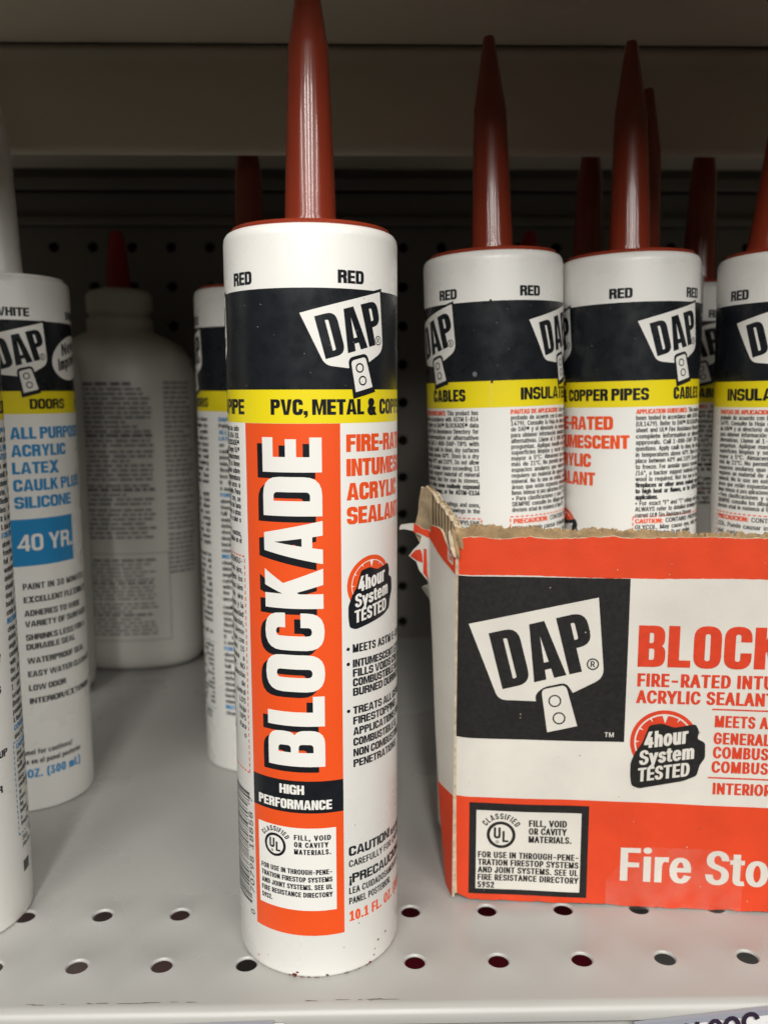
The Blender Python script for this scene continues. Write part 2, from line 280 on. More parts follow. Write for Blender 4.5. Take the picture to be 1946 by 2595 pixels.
  -137,-13,-86,-26,-76,-38,-64,-48,-52,-57,-38,-66,-24,-35,-5], [468,95,49,12,42,24,35,34,38,68,23,114,-3,93,-20,82,-23,47,-49,54,-66,31,-54,6,-76,
  -13,-42,-23,-49,-52,-32,-72,-15,-88,3,-97,21,-85,39,-67,34,-33,66,-31]]),
 99: (791, [[336,-9,-70,24,-62,39,-52,52,-40,64,-28,75,-14,84,0,92,14,86,28,75,40,65,52,51,62,39,70,24,122,6,118,-35,79,-58,46,-64,22,-56,-117,-30,
  -48,82,-74,44,-70,10,-55,-7,-48,-19,-39,-30,-45,-63,-26,-78,-5,-147,31,-106,45,-62,39,-30,48,-19,113,0,88,49,45,74,3,12,118,-29,-32,-76,-66,-74,-87,
  -50,-104,-21]]),
 100: (848, [[318,-9,-65,24,-58,38,-48,52,-38,64,-26,76,-13,86,0,93,13,86,27,75,38,64,48,51,58,38,65,23,100,7,68,-14,65,-39,60,-77,9,0,0,379,123,0,0,
  -1017,-119,0,0,117,-12,0,-62,-78,-65,-40,-43,-12], [461,99,45,18,55,46,38,67,20,85,1,128,-31,107,-44,59,-38,28,-46,17,-52,6,-54,-6,-46,-18,-55,-47,
  -27,-42,-26,-78,-5,-152,21,-84,38,-68,35,-34,42,-24,50,-12]]),
 101: (807, [[341,-9,-74,24,-63,39,-52,52,-41,64,-27,74,-14,84,0,91,14,85,27,75,39,65,51,53,61,40,70,24,128,5,95,-27,64,-40,55,-58,40,-77,24,-99,4,
  -126,-592,0,0,103,526,0,-57,-38,-8,84,-26,71,-42,54,-37,26,-44,16,-78,4,-71,-20,-56,-42,-49,-80,-15,-70,0,-125,17,-85,23,-47,49,-54,65,-33,113,-9,
  75,24,55,51,21,42,119,-29,-30,-66,-67,-70,-68,-37,-81,-21,-29,-3]]),
 102: (507, [[456,759,0,-105,-443,0,0,105], [161,0,1,888,18,65,38,50,52,35,83,21,132,-17,-30,-105,-66,11,-55,-10,-25,-18,-22,-43,-4,-40,0,-837]]),
 103: (850, [[350,-298,-106,28,-79,50,-64,81,102,58,62,-71,61,-31,88,-12,68,7,58,22,45,36,17,23,18,60,3,184,-11,0,-49,-66,-58,-40,-88,-21,-63,1,-67,
  14,-62,28,-53,42,-44,54,-33,66,-20,78,-7,89,7,89,20,80,33,69,43,57,54,44,61,31,69,15,112,-6,72,-35,76,-88,11,0,0,121,119,0,0,-777,-7,-73,-21,-62,
  -35,-50,-46,-40,-55,-29,-63,-19,-68,-9], [462,123,65,27,35,30,38,62,21,80,3,95,-15,85,-32,71,-49,51,-42,23,-76,13,-54,-6,-46,-18,-55,-46,-38,-65,
  -21,-80,1,-121,20,-79,24,-44,31,-35,61,-36,49,-11]]),
 104: (819, [[227,0,-122,0,0,1017,122,0,0,-442,-22,0,32,74,43,55,51,36,58,22,96,6,81,-19,67,-42,48,-65,28,-89,5,-72,0,-481,-122,0,0,470,-7,65,-22,52,
  -37,40,-48,23,-79,7,-77,-22,-59,-52,-27,-57,-8,-47]]),
 105: (333, [[105,0,0,759,122,0,0,-759], [141,889,-42,30,-15,34,3,39,21,32,33,20,40,3,47,-23,21,-32,3,-39,-15,-34,-43,-30]]),
 106: (333, [[105,759,122,0,0,-846,-15,-73,-33,-57,-31,-30,-62,-29,-106,-9,0,112,62,4,39,25,20,45,4,41], [140,889,-42,30,-15,34,3,39,21,32,33,20,40,3,
  47,-23,21,-32,3,-39,-15,-34,-43,-30]]),
 107: (761, [[220,273,0,150,21,0,328,336,151,0,-352,-360,-14,0], [105,0,0,1017,122,0,0,-1017], [588,0,-292,371,86,86,362,-457]]),
 108: (378, [[215,2,-48,22,-35,36,-20,48,-7,61,0,848,122,0,2,-856,11,-36,25,-18,74,2,22,-104,-73,-10]]),
 109: (1219, [[105,0,0,759,119,0,1,-168,-10,0,37,84,58,58,71,32,57,7,62,-8,52,-24,42,-40,30,-51,18,-60,-17,0,24,62,56,65,56,34,65,19,98,-1,70,-24,58,
  -45,41,-67,16,-56,5,-66,0,-510,-123,0,-1,539,-15,51,-30,35,-61,30,-86,3,-64,-28,-35,-35,-28,-82,0,-513,-123,0,-1,544,-14,43,-27,35,-37,25,-70,14,
  -68,-13,-58,-40,-30,-47,-15,-61,-1,-500]]),
 110: (819, [[227,0,-122,0,0,759,118,0,1,-184,-19,0,32,74,43,55,51,36,58,22,96,6,81,-19,66,-42,35,-41,26,-51,16,-62,5,-72,0,-481,-122,0,0,470,-7,65,
  -22,52,-37,40,-48,23,-79,7,-77,-22,-59,-52,-27,-57,-8,-47]]),
 111: (830, [[374,-14,-74,15,-66,32,-57,45,-46,58,-35,70,-21,80,-7,89,7,90,21,81,35,70,46,58,57,46,66,31,74,16,81,0,75,-16,67,-31,57,-46,46,-58,34,
  -70,21,-81,7,-90,-7,-89,-21,-80,-34,-70,-46,-58,-57,-45,-67,-32,-75,-15], [444,94,53,13,62,41,44,62,27,78,5,146,-21,82,-23,48,-32,40,-39,30,-49,19,
  -57,7,-55,-7,-48,-19,-39,-30,-45,-63,-26,-78,-5,-147,31,-106,45,-62,39,-30,48,-19,26,-5]]),
 112: (848, [[105,-285,0,1044,119,0,0,-121,12,0,61,77,64,39,70,14,64,-1,69,-15,62,-31,53,-45,43,-57,32,-70,20,-81,5,-137,-13,-86,-26,-76,-38,-64,-48,
  -52,-57,-38,-66,-24,-124,-4,-79,30,-92,100,-9,0,0,-402], [468,95,49,12,42,24,35,34,38,68,23,114,-3,93,-20,82,-23,47,-49,54,-66,31,-54,6,-76,-13,-42,
  -23,-49,-52,-32,-72,-15,-88,3,-97,21,-85,39,-67,34,-33,66,-31]]),
 113: (848, [[744,-285,-123,0,0,402,-9,0,-49,-67,-77,-51,-43,-12,-90,-1,-68,15,-62,31,-53,45,-43,58,-32,71,-20,81,-7,91,7,90,20,81,32,70,43,57,54,45,
  61,31,69,15,90,-2,79,-29,90,-98,12,0,0,121,119,0], [461,99,45,18,55,46,38,67,20,85,1,128,-31,107,-44,59,-38,28,-46,17,-52,6,-54,-6,-46,-18,-55,-47,
  -27,-42,-26,-78,-5,-152,21,-84,38,-68,35,-34,42,-24,50,-12]]),
 114: (518, [[105,0,0,759,118,0,0,-117,8,0,37,61,59,44,47,17,113,3,-3,-122,-91,6,-75,-22,-44,-33,-31,-45,-15,-56,-1,-495]]),
 115: (729, [[304,-13,-80,20,-84,51,-44,58,-25,72,117,25,17,-45,26,-34,36,-24,69,-18,85,4,48,16,37,27,22,31,8,36,-10,42,-30,33,-51,24,-186,46,-66,28,
  -49,37,-32,46,-16,55,-1,56,12,48,23,42,54,52,72,36,87,17,90,-3,75,-20,59,-35,44,-49,37,-81,-112,-26,-25,49,-42,40,-41,17,-79,4,-48,-10,-39,-20,-29,
  -28,-14,-33,-1,-35,19,-41,41,-29,65,-22,155,-38,66,-29,48,-36,32,-46,16,-54,1,-56,-12,-49,-40,-64,-40,-34,-77,-38,-94,-17]]),
 116: (454, [[408,759,0,-105,-395,0,0,105], [130,942,122,0,1,-766,12,-43,16,-19,41,-13,82,6,22,-104,-89,-11,-72,8,-58,24,-43,41,-26,54,-8,67]]),
 117: (819, [[335,-9,-56,10,-72,35,-38,35,-31,46,-28,89,-5,72,0,481,122,0,0,-471,8,-65,22,-52,37,-39,48,-24,80,-7,58,14,50,31,37,48,21,62,4,49,0,454,
  122,0,0,-759,-118,0,0,184,19,0,-34,-75,-42,-55,-52,-36,-58,-21,-31,-5]]),
 118: (778, [[325,0,-290,759,134,0,181,-504,61,-213,-43,0,80,268,162,449,133,0,-290,-759]]),
 119: (1134, [[275,0,-230,759,129,0,134,-486,42,-190,-20,0,82,344,92,332,129,0,122,-454,49,-222,-21,0,84,344,93,332,129,0,-230,-759,-122,0,-99,343,
  -85,332,28,0,-85,-332,-99,-343]]),
 120: (757, [[42,0,301,436,-1,-94,-285,417,143,0,214,-347,-63,0,115,199,97,148,140,0,-286,-422,0,91,299,-428,-142,0,-228,363,63,0,-113,-192,-113,
  -171]]),
 121: (778, [[95,-277,28,106,85,-7,43,21,43,66,31,88,-290,762,134,0,189,-531,53,-186,-44,0,81,268,162,449,133,0,-344,-898,-59,-90,-61,-42,-75,-18]]),
 122: (760, [[83,0,0,91,425,548,0,7,-412,0,0,113,569,0,0,-97,-413,-542,0,-7,425,0,0,-113]]),
 174: (925, [[399,241,-90,26,-80,46,-68,63,-51,76,-25,57,-18,92,4,97,14,60,40,84,57,72,72,57,84,40,93,19,96,-4,91,-26,80,-46,67,-62,65,-104,25,-90,4,
  -97,-18,-92,-40,-84,-57,-72,-72,-57,-84,-40,-61,-15,-31,-3], [496,334,62,13,57,26,50,37,41,46,32,54,20,59,6,65,-6,64,-20,59,-51,78,-46,42,-54,32,
  -60,19,-64,7,-64,-7,-59,-19,-55,-32,-46,-42,-37,-50,-26,-57,-13,-62,0,-65,13,-62,26,-57,37,-50,73,-59,57,-26,61,-13], [546,451,-89,173,90,0,90,
  -173], [322,451,0,366,214,-4,60,-37,24,-46,0,-60,-25,-49,-62,-41,-33,-5,-129,0,0,62,129,6,27,25,6,44,-19,32,-35,12,-73,0,0,-305]]),
 176: (632, [[268,571,-67,26,-55,44,-40,60,-19,69,4,74,26,67,46,55,59,40,46,15,49,5,48,-5,67,-26,54,-45,40,-61,15,-45,5,-49,-5,-49,-26,-66,-45,-55,
  -60,-39,-68,-19], [369,679,50,41,24,61,-5,54,-27,46,-55,36,-67,3,-58,-30,-36,-55,-3,-67,30,-58,42,-31,39,-10]]),
 241: (819, [[227,0,-122,0,0,759,118,0,1,-184,-19,0,32,74,43,55,51,36,58,22,96,6,81,-19,66,-42,35,-41,26,-51,16,-62,5,-72,0,-481,-122,0,0,470,-7,65,
  -22,52,-37,40,-48,23,-79,7,-77,-22,-59,-52,-27,-57,-8,-47], [326,948,-27,-37,-2,-16,-85,0,11,66,17,36,26,25,35,13,96,-18,89,-38,26,13,12,42,84,0,
  -12,-68,-30,-49,-30,-18,-18,-5]]),
 225: (778, [[264,-13,-75,23,-62,41,-32,38,-22,45,-11,53,3,77,21,58,37,43,87,45,311,55,23,17,7,31,-11,67,-35,47,-40,23,-74,12,-93,-17,-63,-43,-35,-54,
  -118,34,40,73,55,52,65,36,121,25,134,-14,75,-33,47,-42,36,-61,14,-52,4,-63,0,-503,-120,0,0,104,-8,0,-53,-66,-80,-43,-67,-11], [415,100,75,41,37,45,
  23,71,1,123,-311,-75,-41,-37,-12,-26,-3,-47,20,-51,55,-40,64,-13], [324,858,96,200,137,0,-132,-200]]),
 233: (807, [[341,-9,-74,24,-63,39,-52,52,-41,64,-27,74,-14,84,0,91,14,85,27,75,39,65,51,53,61,40,70,24,128,5,95,-27,64,-40,55,-58,40,-77,24,-99,4,
  -126,-592,0,0,103,526,0,-57,-38,-8,84,-26,71,-42,54,-37,26,-44,16,-78,4,-71,-20,-56,-42,-49,-80,-15,-70,0,-125,17,-85,23,-47,49,-54,65,-33,113,-9,
  75,24,55,51,21,42,119,-29,-30,-66,-67,-70,-68,-37,-81,-21,-29,-3], [354,858,95,200,137,0,-132,-200]]),
 237: (333, [[105,0,0,759,122,0,0,-759], [113,858,96,200,137,0,-132,-200]]),
 243: (830, [[374,-14,-74,15,-66,32,-57,45,-46,58,-35,70,-21,80,-7,89,7,90,21,81,35,70,46,58,57,46,66,31,74,16,81,0,75,-16,67,-31,57,-46,46,-58,34,
  -70,21,-81,7,-90,-7,-89,-21,-80,-34,-70,-46,-58,-57,-45,-67,-32,-75,-15], [444,94,53,13,62,41,44,62,27,78,5,146,-21,82,-23,48,-32,40,-39,30,-49,19,
  -57,7,-55,-7,-48,-19,-39,-30,-45,-63,-26,-78,-5,-147,31,-106,45,-62,39,-30,48,-19,26,-5], [361,858,96,200,136,0,-131,-200]]),
 250: (819, [[335,-9,-56,10,-72,35,-38,35,-31,46,-28,89,-5,72,0,481,122,0,0,-471,8,-65,22,-52,37,-39,48,-24,80,-7,58,14,50,31,37,48,21,62,4,49,0,454,
  122,0,0,-759,-118,0,0,184,19,0,-34,-75,-42,-55,-52,-36,-58,-21,-31,-5], [356,858,95,200,137,0,-132,-200]]),
 209: (1046, [[120,0,0,1017,152,0,472,-748,84,-159,-18,-3,-12,207,0,703,129,0,0,-1017,-153,0,-453,718,-106,186,23,3,12,-325,0,-582], [441,1207,-26,
  -30,-4,-23,-85,0,11,66,29,50,30,19,89,-2,122,-49,28,34,3,21,84,0,-12,-68,-30,-49,-30,-19,-18,-4]]),
 211: (1066, [[534,-14,-100,11,-47,12,-86,41,-75,59,-61,77,-47,93,-28,108,-9,121,9,122,28,108,47,93,61,77,75,59,86,41,96,21,102,0,96,-21,86,-41,75,
  -59,61,-77,46,-93,28,-108,9,-122,-9,-121,-28,-108,-46,-93,-61,-77,-75,-59,-86,-41,-96,-20], [570,108,67,14,62,30,54,44,45,58,34,72,21,85,7,97,-7,98,
  -21,86,-34,72,-45,58,-54,43,-62,30,-67,15,-72,0,-68,-15,-62,-30,-54,-44,-45,-58,-34,-72,-21,-85,-7,-98,7,-97,21,-85,34,-72,45,-58,54,-44,62,-29,68,
  -15], [480,1116,96,201,136,0,-132,-201]]),
 205: (600, [[62,0,0,114,174,0,0,789,-174,0,0,114,477,0,0,-114,-174,0,0,-789,174,0,0,-114], [247,1116,96,201,136,0,-131,-201]]),
 193: (959, [[33,0,370,1017,149,0,374,-1017,-136,0,-252,712,-74,245,26,0,-109,-352,-211,-605], [220,284,0,113,520,0,0,-113], [425,1116,96,201,137,0,
  -132,-201]]),
 161: (392, [[127,-251,9,695,121,0,9,-695], [168,596,-37,23,-22,36,-3,43,16,39,46,34,43,3,39,-16,34,-46,3,-43,-16,-39,-46,-34,-14,-3]]),
 8226: (776, [[342,190,-63,24,-53,43,-37,57,-18,66,4,70,24,64,43,52,57,37,66,18,70,-4,64,-24,52,-43,37,-56,18,-67,-4,-70,-24,-63,-43,-53,-56,-37,-67,
  -18]]),
 8482: (848, [[578,651,-161,366,67,0,111,-267,112,267,67,0,-160,-366], [405,651,0,366,65,0,0,-366], [721,651,0,366,66,0,0,-366], [164,651,0,334,66,0,
  0,-334], [53,960,0,57,288,0,0,-57]]),
 32: (375, []),
}
# ------------------------------------------------------------------ lettering: outlines of a plain grotesque alphabet
GL = {}
for k_,(a_,cs_) in GLYPHS.items():
    o_=[]
    for c_ in cs_:
        p_=np.cumsum(np.array(c_).reshape(-1,2),axis=0).astype(float)
        o_.append(p_/1017.0)
    GL[chr(k_)]=(a_/1017.0,o_)
def area2(p): x,y=p[:,0],p[:,1]; return float(np.sum(x*np.roll(y,-1)-np.roll(x,-1)*y))
for k_,(a_,cs_) in GL.items():
    if cs_:
        big=max(cs_,key=lambda c:abs(area2(c)))
        if area2(big)<0: GL[k_]=(a_,[c[::-1] for c in cs_])
_s=(.10,.232)
_I=np.array([(_s[0],0),(_s[1],0),(_s[1],1),(_s[0],1)]); GL['I']=(.332,[_I])
GL['l']=(.29,[np.array([(.085,0),(.202,0),(.202,1.035),(.085,1.035)])])
GL['Í']=(.332,[_I,np.array([(.12,1.08),(.2,1.08),(.30,1.28),(.18,1.28)])])
def rdp(p, tol):
    if tol<=0: return p
    p=list(map(tuple,p)); n=len(p); i=0
    ch=True
    while ch and len(p)>4:
        ch=False; i=0
        while i<len(p) and len(p)>4:
            a,b,c=p[i-1],p[i],p[(i+1)%len(p)]
            L=math.hypot(c[0]-a[0],c[1]-a[1]); h=abs((b[0]-a[0])*(c[1]-a[1])-(b[1]-a[1])*(c[0]-a[0]))
            if L>1e-9 and h/L<tol and L<.35: p.pop(i); ch=True; i+=1
            else: i+=1
        tol*=.6
    return np.array(p)
def offset(p, ox, oy):
    if ox==0 and oy==0: return p
    d=np.roll(p,-1,axis=0)-p; L=np.maximum(np.linalg.norm(d,axis=1),1e-9); d=d/L[:,None]
    nrm=np.stack([d[:,1],-d[:,0]],1)             # outward for counter-clockwise outlines
    n0=np.roll(nrm,1,axis=0); m=n0+nrm; l=np.maximum((m*m).sum(1),.35)
    m=2*m/l[:,None]
    return p+m*np.array([ox,oy])
def wind(pt, cons):
    w=0; x,y=pt
    for c in cons:
        X,Y=c[:,0],c[:,1]; X2,Y2=np.roll(X,-1),np.roll(Y,-1)
        cr=(X2-X)*(y-Y)-(x-X)*(Y2-Y)
        w+=int(np.sum((Y<=y)&(Y2>y)&(cr>0)))-int(np.sum((Y>y)&(Y2<=y)&(cr<0)))
    return w
def fill(cons):
    """triangles (n,3,2) covering the non-zero inside of the closed outlines"""
    vs_,es=[],[]
    for c in cons:
        b=len(vs_); n=len(c)
        vs_+= [Vector((float(q[0]),float(q[1]))) for q in c]; es+=[(b+i,b+(i+1)%n) for i in range(n)]
    V,E_,F,_,_,_=delaunay_2d_cdt(vs_,es,[],0,1e-6)
    out=[]
    for f in F:
        t=np.array([V[i][:] for i in f]); c=t.mean(0)
        if wind(c,cons)!=0:
            for k in range(1,len(f)-1): out.append(t[[0,k,k+1]])
    return np.array(out) if out else np.zeros((0,3,2))
GC={}
def glyph(ch, sx, ox, oy, tol, sq=0):
    key=(ch,round(sx,2),round(ox,3),round(oy,3),tol,sq)
    if key not in GC:
        cons=[]
        for c in GL[ch][1]:
            c=rdp(c,tol)
            if sq:
                c=c.copy(); t=2*c[:,1]-1; c[:,1]=np.where(np.abs(t)<=1.03,(t*(1+sq*(1-t*t))+1)/2,c[:,1])
            q=c*np.array([key[1],1.0]); 
            if len(q)>2: cons.append(offset(q,ox,oy))
        GC[key]=(fill(cons) if cons else np.zeros((0,3,2)))
    return GC[key]
def run(s, h, sx=.62, w=None, bold=.05, boldy=None, track=None, tol=.0, space=1.0, sq=0):
    """list of (tris) for one line, cap height h, left ink edge at 0, baseline 0; returns tris, width"""
    ox=bold; oy=bold*.35 if boldy is None else boldy
    tr=1.5*ox if track is None else track
    def adv(c,sx): return GL[c][0]*sx*(space if c==' ' else 1)+tr
    if w is not None:
        nat=sum(GL[c][0]*(space if c==' ' else 1) for c in s)-.17
        sx=max(.2,(w/h-tr*(len(s)-1)-ox)/nat)
    out=[];x=0
    for c in s:
        g=glyph(c,sx,ox,oy,tol,sq)
        if len(g): out.append(g+np.array([x,0]))
        x+=adv(c,sx)
    if not out: return np.zeros((0,3,2)),0
    T=np.concatenate(out); x0=T[:,:,0].min(); T=T-np.array([x0,0])
    if w is not None:                                     # exact fit of what is left
        T=T*np.array([w/h/T[:,:,0].max(),1])
    return T*h, T[:,:,0].max()*h
def xf(T, x=0, y=0, rot=0, shear=0):
    T=np.array(T,float)
    if shear: T[...,0]+=shear*T[...,1]
    if rot:
        c,s=math.cos(math.radians(rot)),math.sin(math.radians(rot))
        T=np.stack([T[...,0]*c-T[...,1]*s, T[...,0]*s+T[...,1]*c],-1)
    return T+np.array([x,y])
def poly(pts): return fill([np.array(pts,float)])
def rect(x0,y0,x1,y1): return np.array([[(x0,y0),(x1,y0),(x1,y1)],[(x0,y0),(x1,y1),(x0,y1)]],float)
def circ(cx,cy,r,n=40,ry=None): return np.array([(cx+r*math.cos(2*math.pi*k/n),cy+(ry or r)*math.sin(2*math.pi*k/n)) for k in range(n)])
def ring(cx,cy,r0,r1,n=40): return fill([circ(cx,cy,r1,n),circ(cx,cy,r0,n)[::-1]])
def rounded(pts, r, seg=5):
    """polygon with chosen corner radii"""
    P=[np.array(p,float) for p in pts]; n=len(P); out=[]
    for i in range(n):
        ri=r[i] if isinstance(r,(list,tuple)) else r
        a,b,c=P[i-1],P[i],P[(i+1)%n]
        if ri<=0: out.append(b); continue
        u=(a-b)/np.linalg.norm(a-b); v=(c-b)/np.linalg.norm(c-b)
        s_=b+u*ri; e_=b+v*ri
        for k in range(seg+1):
            t=k/seg; out.append(s_*(1-t)**2+b*2*t*(1-t)+e_*t*t)
    return np.array(out)
def grow(pts, d): return offset(np.array(pts,float), d, d)

# a heavy condensed capital alphabet drawn from straight stems and rounded bowls (cap height 1)
def _cc(P,R=0):
    q=rounded(P,R) if R!=0 else np.array(P,float)
    return q if area2(q)>0 else q[::-1]
def heavy_glyph(c, W, s, t):
    """outlines and width of one letter: W letter width, s stem, t bar"""
    s=min(s,W*.44); R=min(.47*W,.30); ri=max(.02,min((W-2*s)*.5,.13)); m=1-t; o=.012
    if c==' ': return [],.20
    if c=='I': return [_cc([(0,0),(s,0),(s,1),(0,1)])],s
    if c in 'O0': return [_cc([(0,-o),(W,-o),(W,1+o),(0,1+o)],R),_cc([(s,t),(W-s,t),(W-s,m),(s,m)],ri)[::-1]],W
    if c=='C': return [_cc([(W,.64),(W,1+o),(0,1+o),(0,-o),(W,-o),(W,.38),(W-s,.38),(W-s,t),(s,t),(s,m),(W-s,m),(W-s,.64)],[0,R,R,R,R,0,0,ri,ri,ri,ri,0])],W
    if c=='G': return [_cc([(W,.66),(W,1+o),(0,1+o),(0,-o),(W,-o),(W,.53),(W*.52,.53),(W*.52,.53-t*.9),(W-s,.53-t*.9),(W-s,t),(s,t),(s,m),(W-s,m),(W-s,.66)],[0,R,R,R,R*.5,0,0,0,0,ri,ri,ri,ri,0])],W
    if c=='D': return [_cc([(0,0),(W,0),(W,1),(0,1)],[0,R,R,0]),_cc([(s,t),(W-s,t),(W-s,m),(s,m)],[.001,ri,ri,.001])[::-1]],W
    if c in 'PR':
        k=.42 if c=='P' else .43
        g=[_cc([(0,0),(s,0),(s,k),(W,k),(W,1),(0,1)],[0,0,0,min(R,.26),min(R,.26),0]),_cc([(s,k+t),(W-s,k+t),(W-s,m),(s,m)],[.001,ri,ri,.001])[::-1]]
        if c=='R': g.append(_cc([(W-s-.01,0),(W+.012,0),(W-.004,.35),(W-.07,.47),(s*.9,.47),(s*.9,k-.03),(W-s-.06,k-.03),(W-s-.02,.33)]))
        return g,W+(.012 if c=='R' else 0)
    if c=='B':
        return [_cc([(0,.47),(W-.02,.47),(W-.02,1),(0,1)],[0,min(R,.2),min(R,.24),0]),_cc([(0,0),(W,0),(W,.535),(0,.535)],[0,min(R,.24),min(R,.2),0]),
                _cc([(s,.58),(W-.02-s,.58),(W-.02-s,m),(s,m)],[.001,ri*.9,ri*.9,.001])[::-1],_cc([(s,t),(W-s,t),(W-s,.445),(s,.445)],[.001,ri*.9,ri*.9,.001])[::-1]],W
    if c=='E': w=W*.88; return [_cc([(0,0),(w,0),(w,t),(s,t),(s,.5-t*.47),(w*.95,.5-t*.47),(w*.95,.5+t*.47),(s,.5+t*.47),(s,m),(w,m),(w,1),(0,1)])],w
    if c=='F': w=W*.85; return [_cc([(0,0),(s,0),(s,.44-t*.1),(w*.94,.44-t*.1),(w*.94,.44+t*.85),(s,.44+t*.85),(s,m),(w,m),(w,1),(0,1)])],w
    if c=='L': w=W*.82; return [_cc([(0,0),(w,0),(w,t),(s,t),(s,1),(0,1)])],w
    if c=='T': w=W*.92; return [_cc([(w/2-s/2,0),(w/2+s/2,0),(w/2+s/2,m),(w,m),(w,1),(0,1),(0,m),(w/2-s/2,m)])],w
    if c=='H': return [_cc([(0,0),(s,0),(s,.5-t*.5),(W-s,.5-t*.5),(W-s,0),(W,0),(W,1),(W-s,1),(W-s,.5+t*.5),(s,.5+t*.5),(s,1),(0,1)])],W
    if c=='N': return [_cc([(0,0),(s*.92,0),(s*.92,.60),(W-s,0),(W,0),(W,1),(W-s*.92,1),(W-s*.92,.40),(s,1),(0,1)])],W
    if c=='M':
        w=W*1.36; q=s*.9; a=w/2
        return [_cc([(0,0),(q,0),(q,.66),(a-.07*W-.02,0),(a+.07*W+.02,0),(w-q,.66),(w-q,0),(w,0),(w,1),(w-q*1.35,1),(a,.36),(q*1.35,1),(0,1)])],w
    if c in 'AV':
        w=W*1.12; a=w/2; k=s*.60
        L=[(0,0),(s*.98,0),(a+.012,1-.10),(a+.012,1),(a-k,1)]; Q=[(w-x,y) for x,y in L]
        g=[_cc(L),_cc(Q)]
        if c=='A': g.append(_cc([(s*.75,.17),(w-s*.75,.17),(w-s*.85,.17+t*.88),(s*.85,.17+t*.88)]))
        else: g=[_cc([(x,1-y) for x,y in p]) for p in (L,Q)]
        return g,w
    if c=='W':
        v,w=heavy_glyph('V',W*.86,s*.86,t); d=w*.82
        return v+[p+np.array([d,0]) for p in v],w+d
    if c=='Y': w=W*1.08; a=w/2; return [_cc([(a-s/2,0),(a+s/2,0),(a+s/2,.42),(w,1),(w-s*1.02,1),(a,.62),(s*1.02,1),(0,1),(a-s/2,.42)])],w
    if c=='K': return [_cc([(0,0),(s,0),(s,1),(0,1)]),_cc([(s*.9,.36),(s*.9,.62),(W-s*1.05,1),(W+.01,1)]),_cc([(s*.9+.03,.50),(s+.15,.74),(W+.035,0),(W+.035-s*1.1,0)])],W+.035
    if c=='S': return [_cc([(W,.69),(W,1+o),(0,1+o),(0,.47),(W-s,.42),(W-s,t),(s,t),(s,.32),(0,.32),(0,-o),(W,-o),(W,.555),(s,.59),(s,m),(W-s,m),(W-s,.69)],[0,R,R,R*.7,.06,ri,ri,0,0,R,R,R*.7,.06,ri,ri,0])],W
    if c=='U': return [_cc([(0,1),(0,-o),(W,-o),(W,1),(W-s,1),(W-s,t),(s,t),(s,1)],[0,R,R,0,0,ri,ri,0])],W
    if c=='4': return [_cc([(W-s-.05,0),(W-.05,0),(W-.05,1),(W-s-.05,1)]),_cc([(0,.19),(W+.02,.19),(W+.02,.19+t),(0,.19+t)]),_cc([(0,.19+t*.3),(s*.95,.19+t*.9),(W-s*.8,.86),(W-.1,1),(W-s-.05,1)])],W+.02
    if c==',': return [_cc([(0,0),(s,0),(s,t*1.3),(0,t*1.3)]),_cc([(s*.45,.02),(s,.02),(s*.9,-.10),(s*.3,-.2),(s*.15,-.14),(s*.42,-.08)])],s
    if c=='.': return [_cc([(0,0),(s,0),(s,t*1.3),(0,t*1.3)])],s
    if c=='-': return [_cc([(0,.36),(W*.5,.36),(W*.5,.36+t),(0,.36+t)])],W*.5
    if c=='!': return [_cc([(0,0),(s,0),(s,t*1.2),(0,t*1.2)]),_cc([(s*.18,.28),(s*.82,.28),(s,1),(0,1)])],s
    if c=='¡': return [_cc([(0,.74-t*1.2),(s,.74-t*1.2),(s,.74),(0,.74)]),_cc([(0,-.26),(s,-.26),(s*.82,.46),(s*.18,.46)])],s
    if c=='/': return [_cc([(0,0),(s*.8,0),(W*.6,1),(W*.6-s*.8,1)])],W*.6
    g=glyph_outlines(c,W*1.02,s*.42,t*.30); x0=min(p[:,0].min() for p in g); g=[p-np.array([x0,0]) for p in g]
    return g,max(p[:,0].max() for p in g)
def glyph_outlines(c,sx,ox,oy): return [offset(q*np.array([sx,1.0]),ox,oy) for q in GL[c][1]]
HC={}
def heavy_run(txt, h, w=None, W=.5, s=.21, t=.165, gap=.055, space=.20):
    def width(W): return sum(heavy_glyph(c,W,s,t)[1] if c!=' ' else space for c in txt)+gap*(len(txt)-1)
    if w is not None:
        a,b=.12,1.6
        for _ in range(30):
            W=(a+b)/2
            if width(W)*h<w: a=W
            else: b=W
    W=round(W,3); out=[]; x=0
    for c in txt:
        k=(c,W,s,t)
        if k not in HC:
            g,wd=heavy_glyph(c,W,s,t); HC[k]=(fill(g) if g else np.zeros((0,3,2)),wd)
        T,wd=HC[k]
        if len(T): out.append(T+np.array([x,0]))
        x+=(wd if c!=' ' else space)+gap
    T=np.concatenate(out); 
    return T*h,T[:,:,0].max()*h

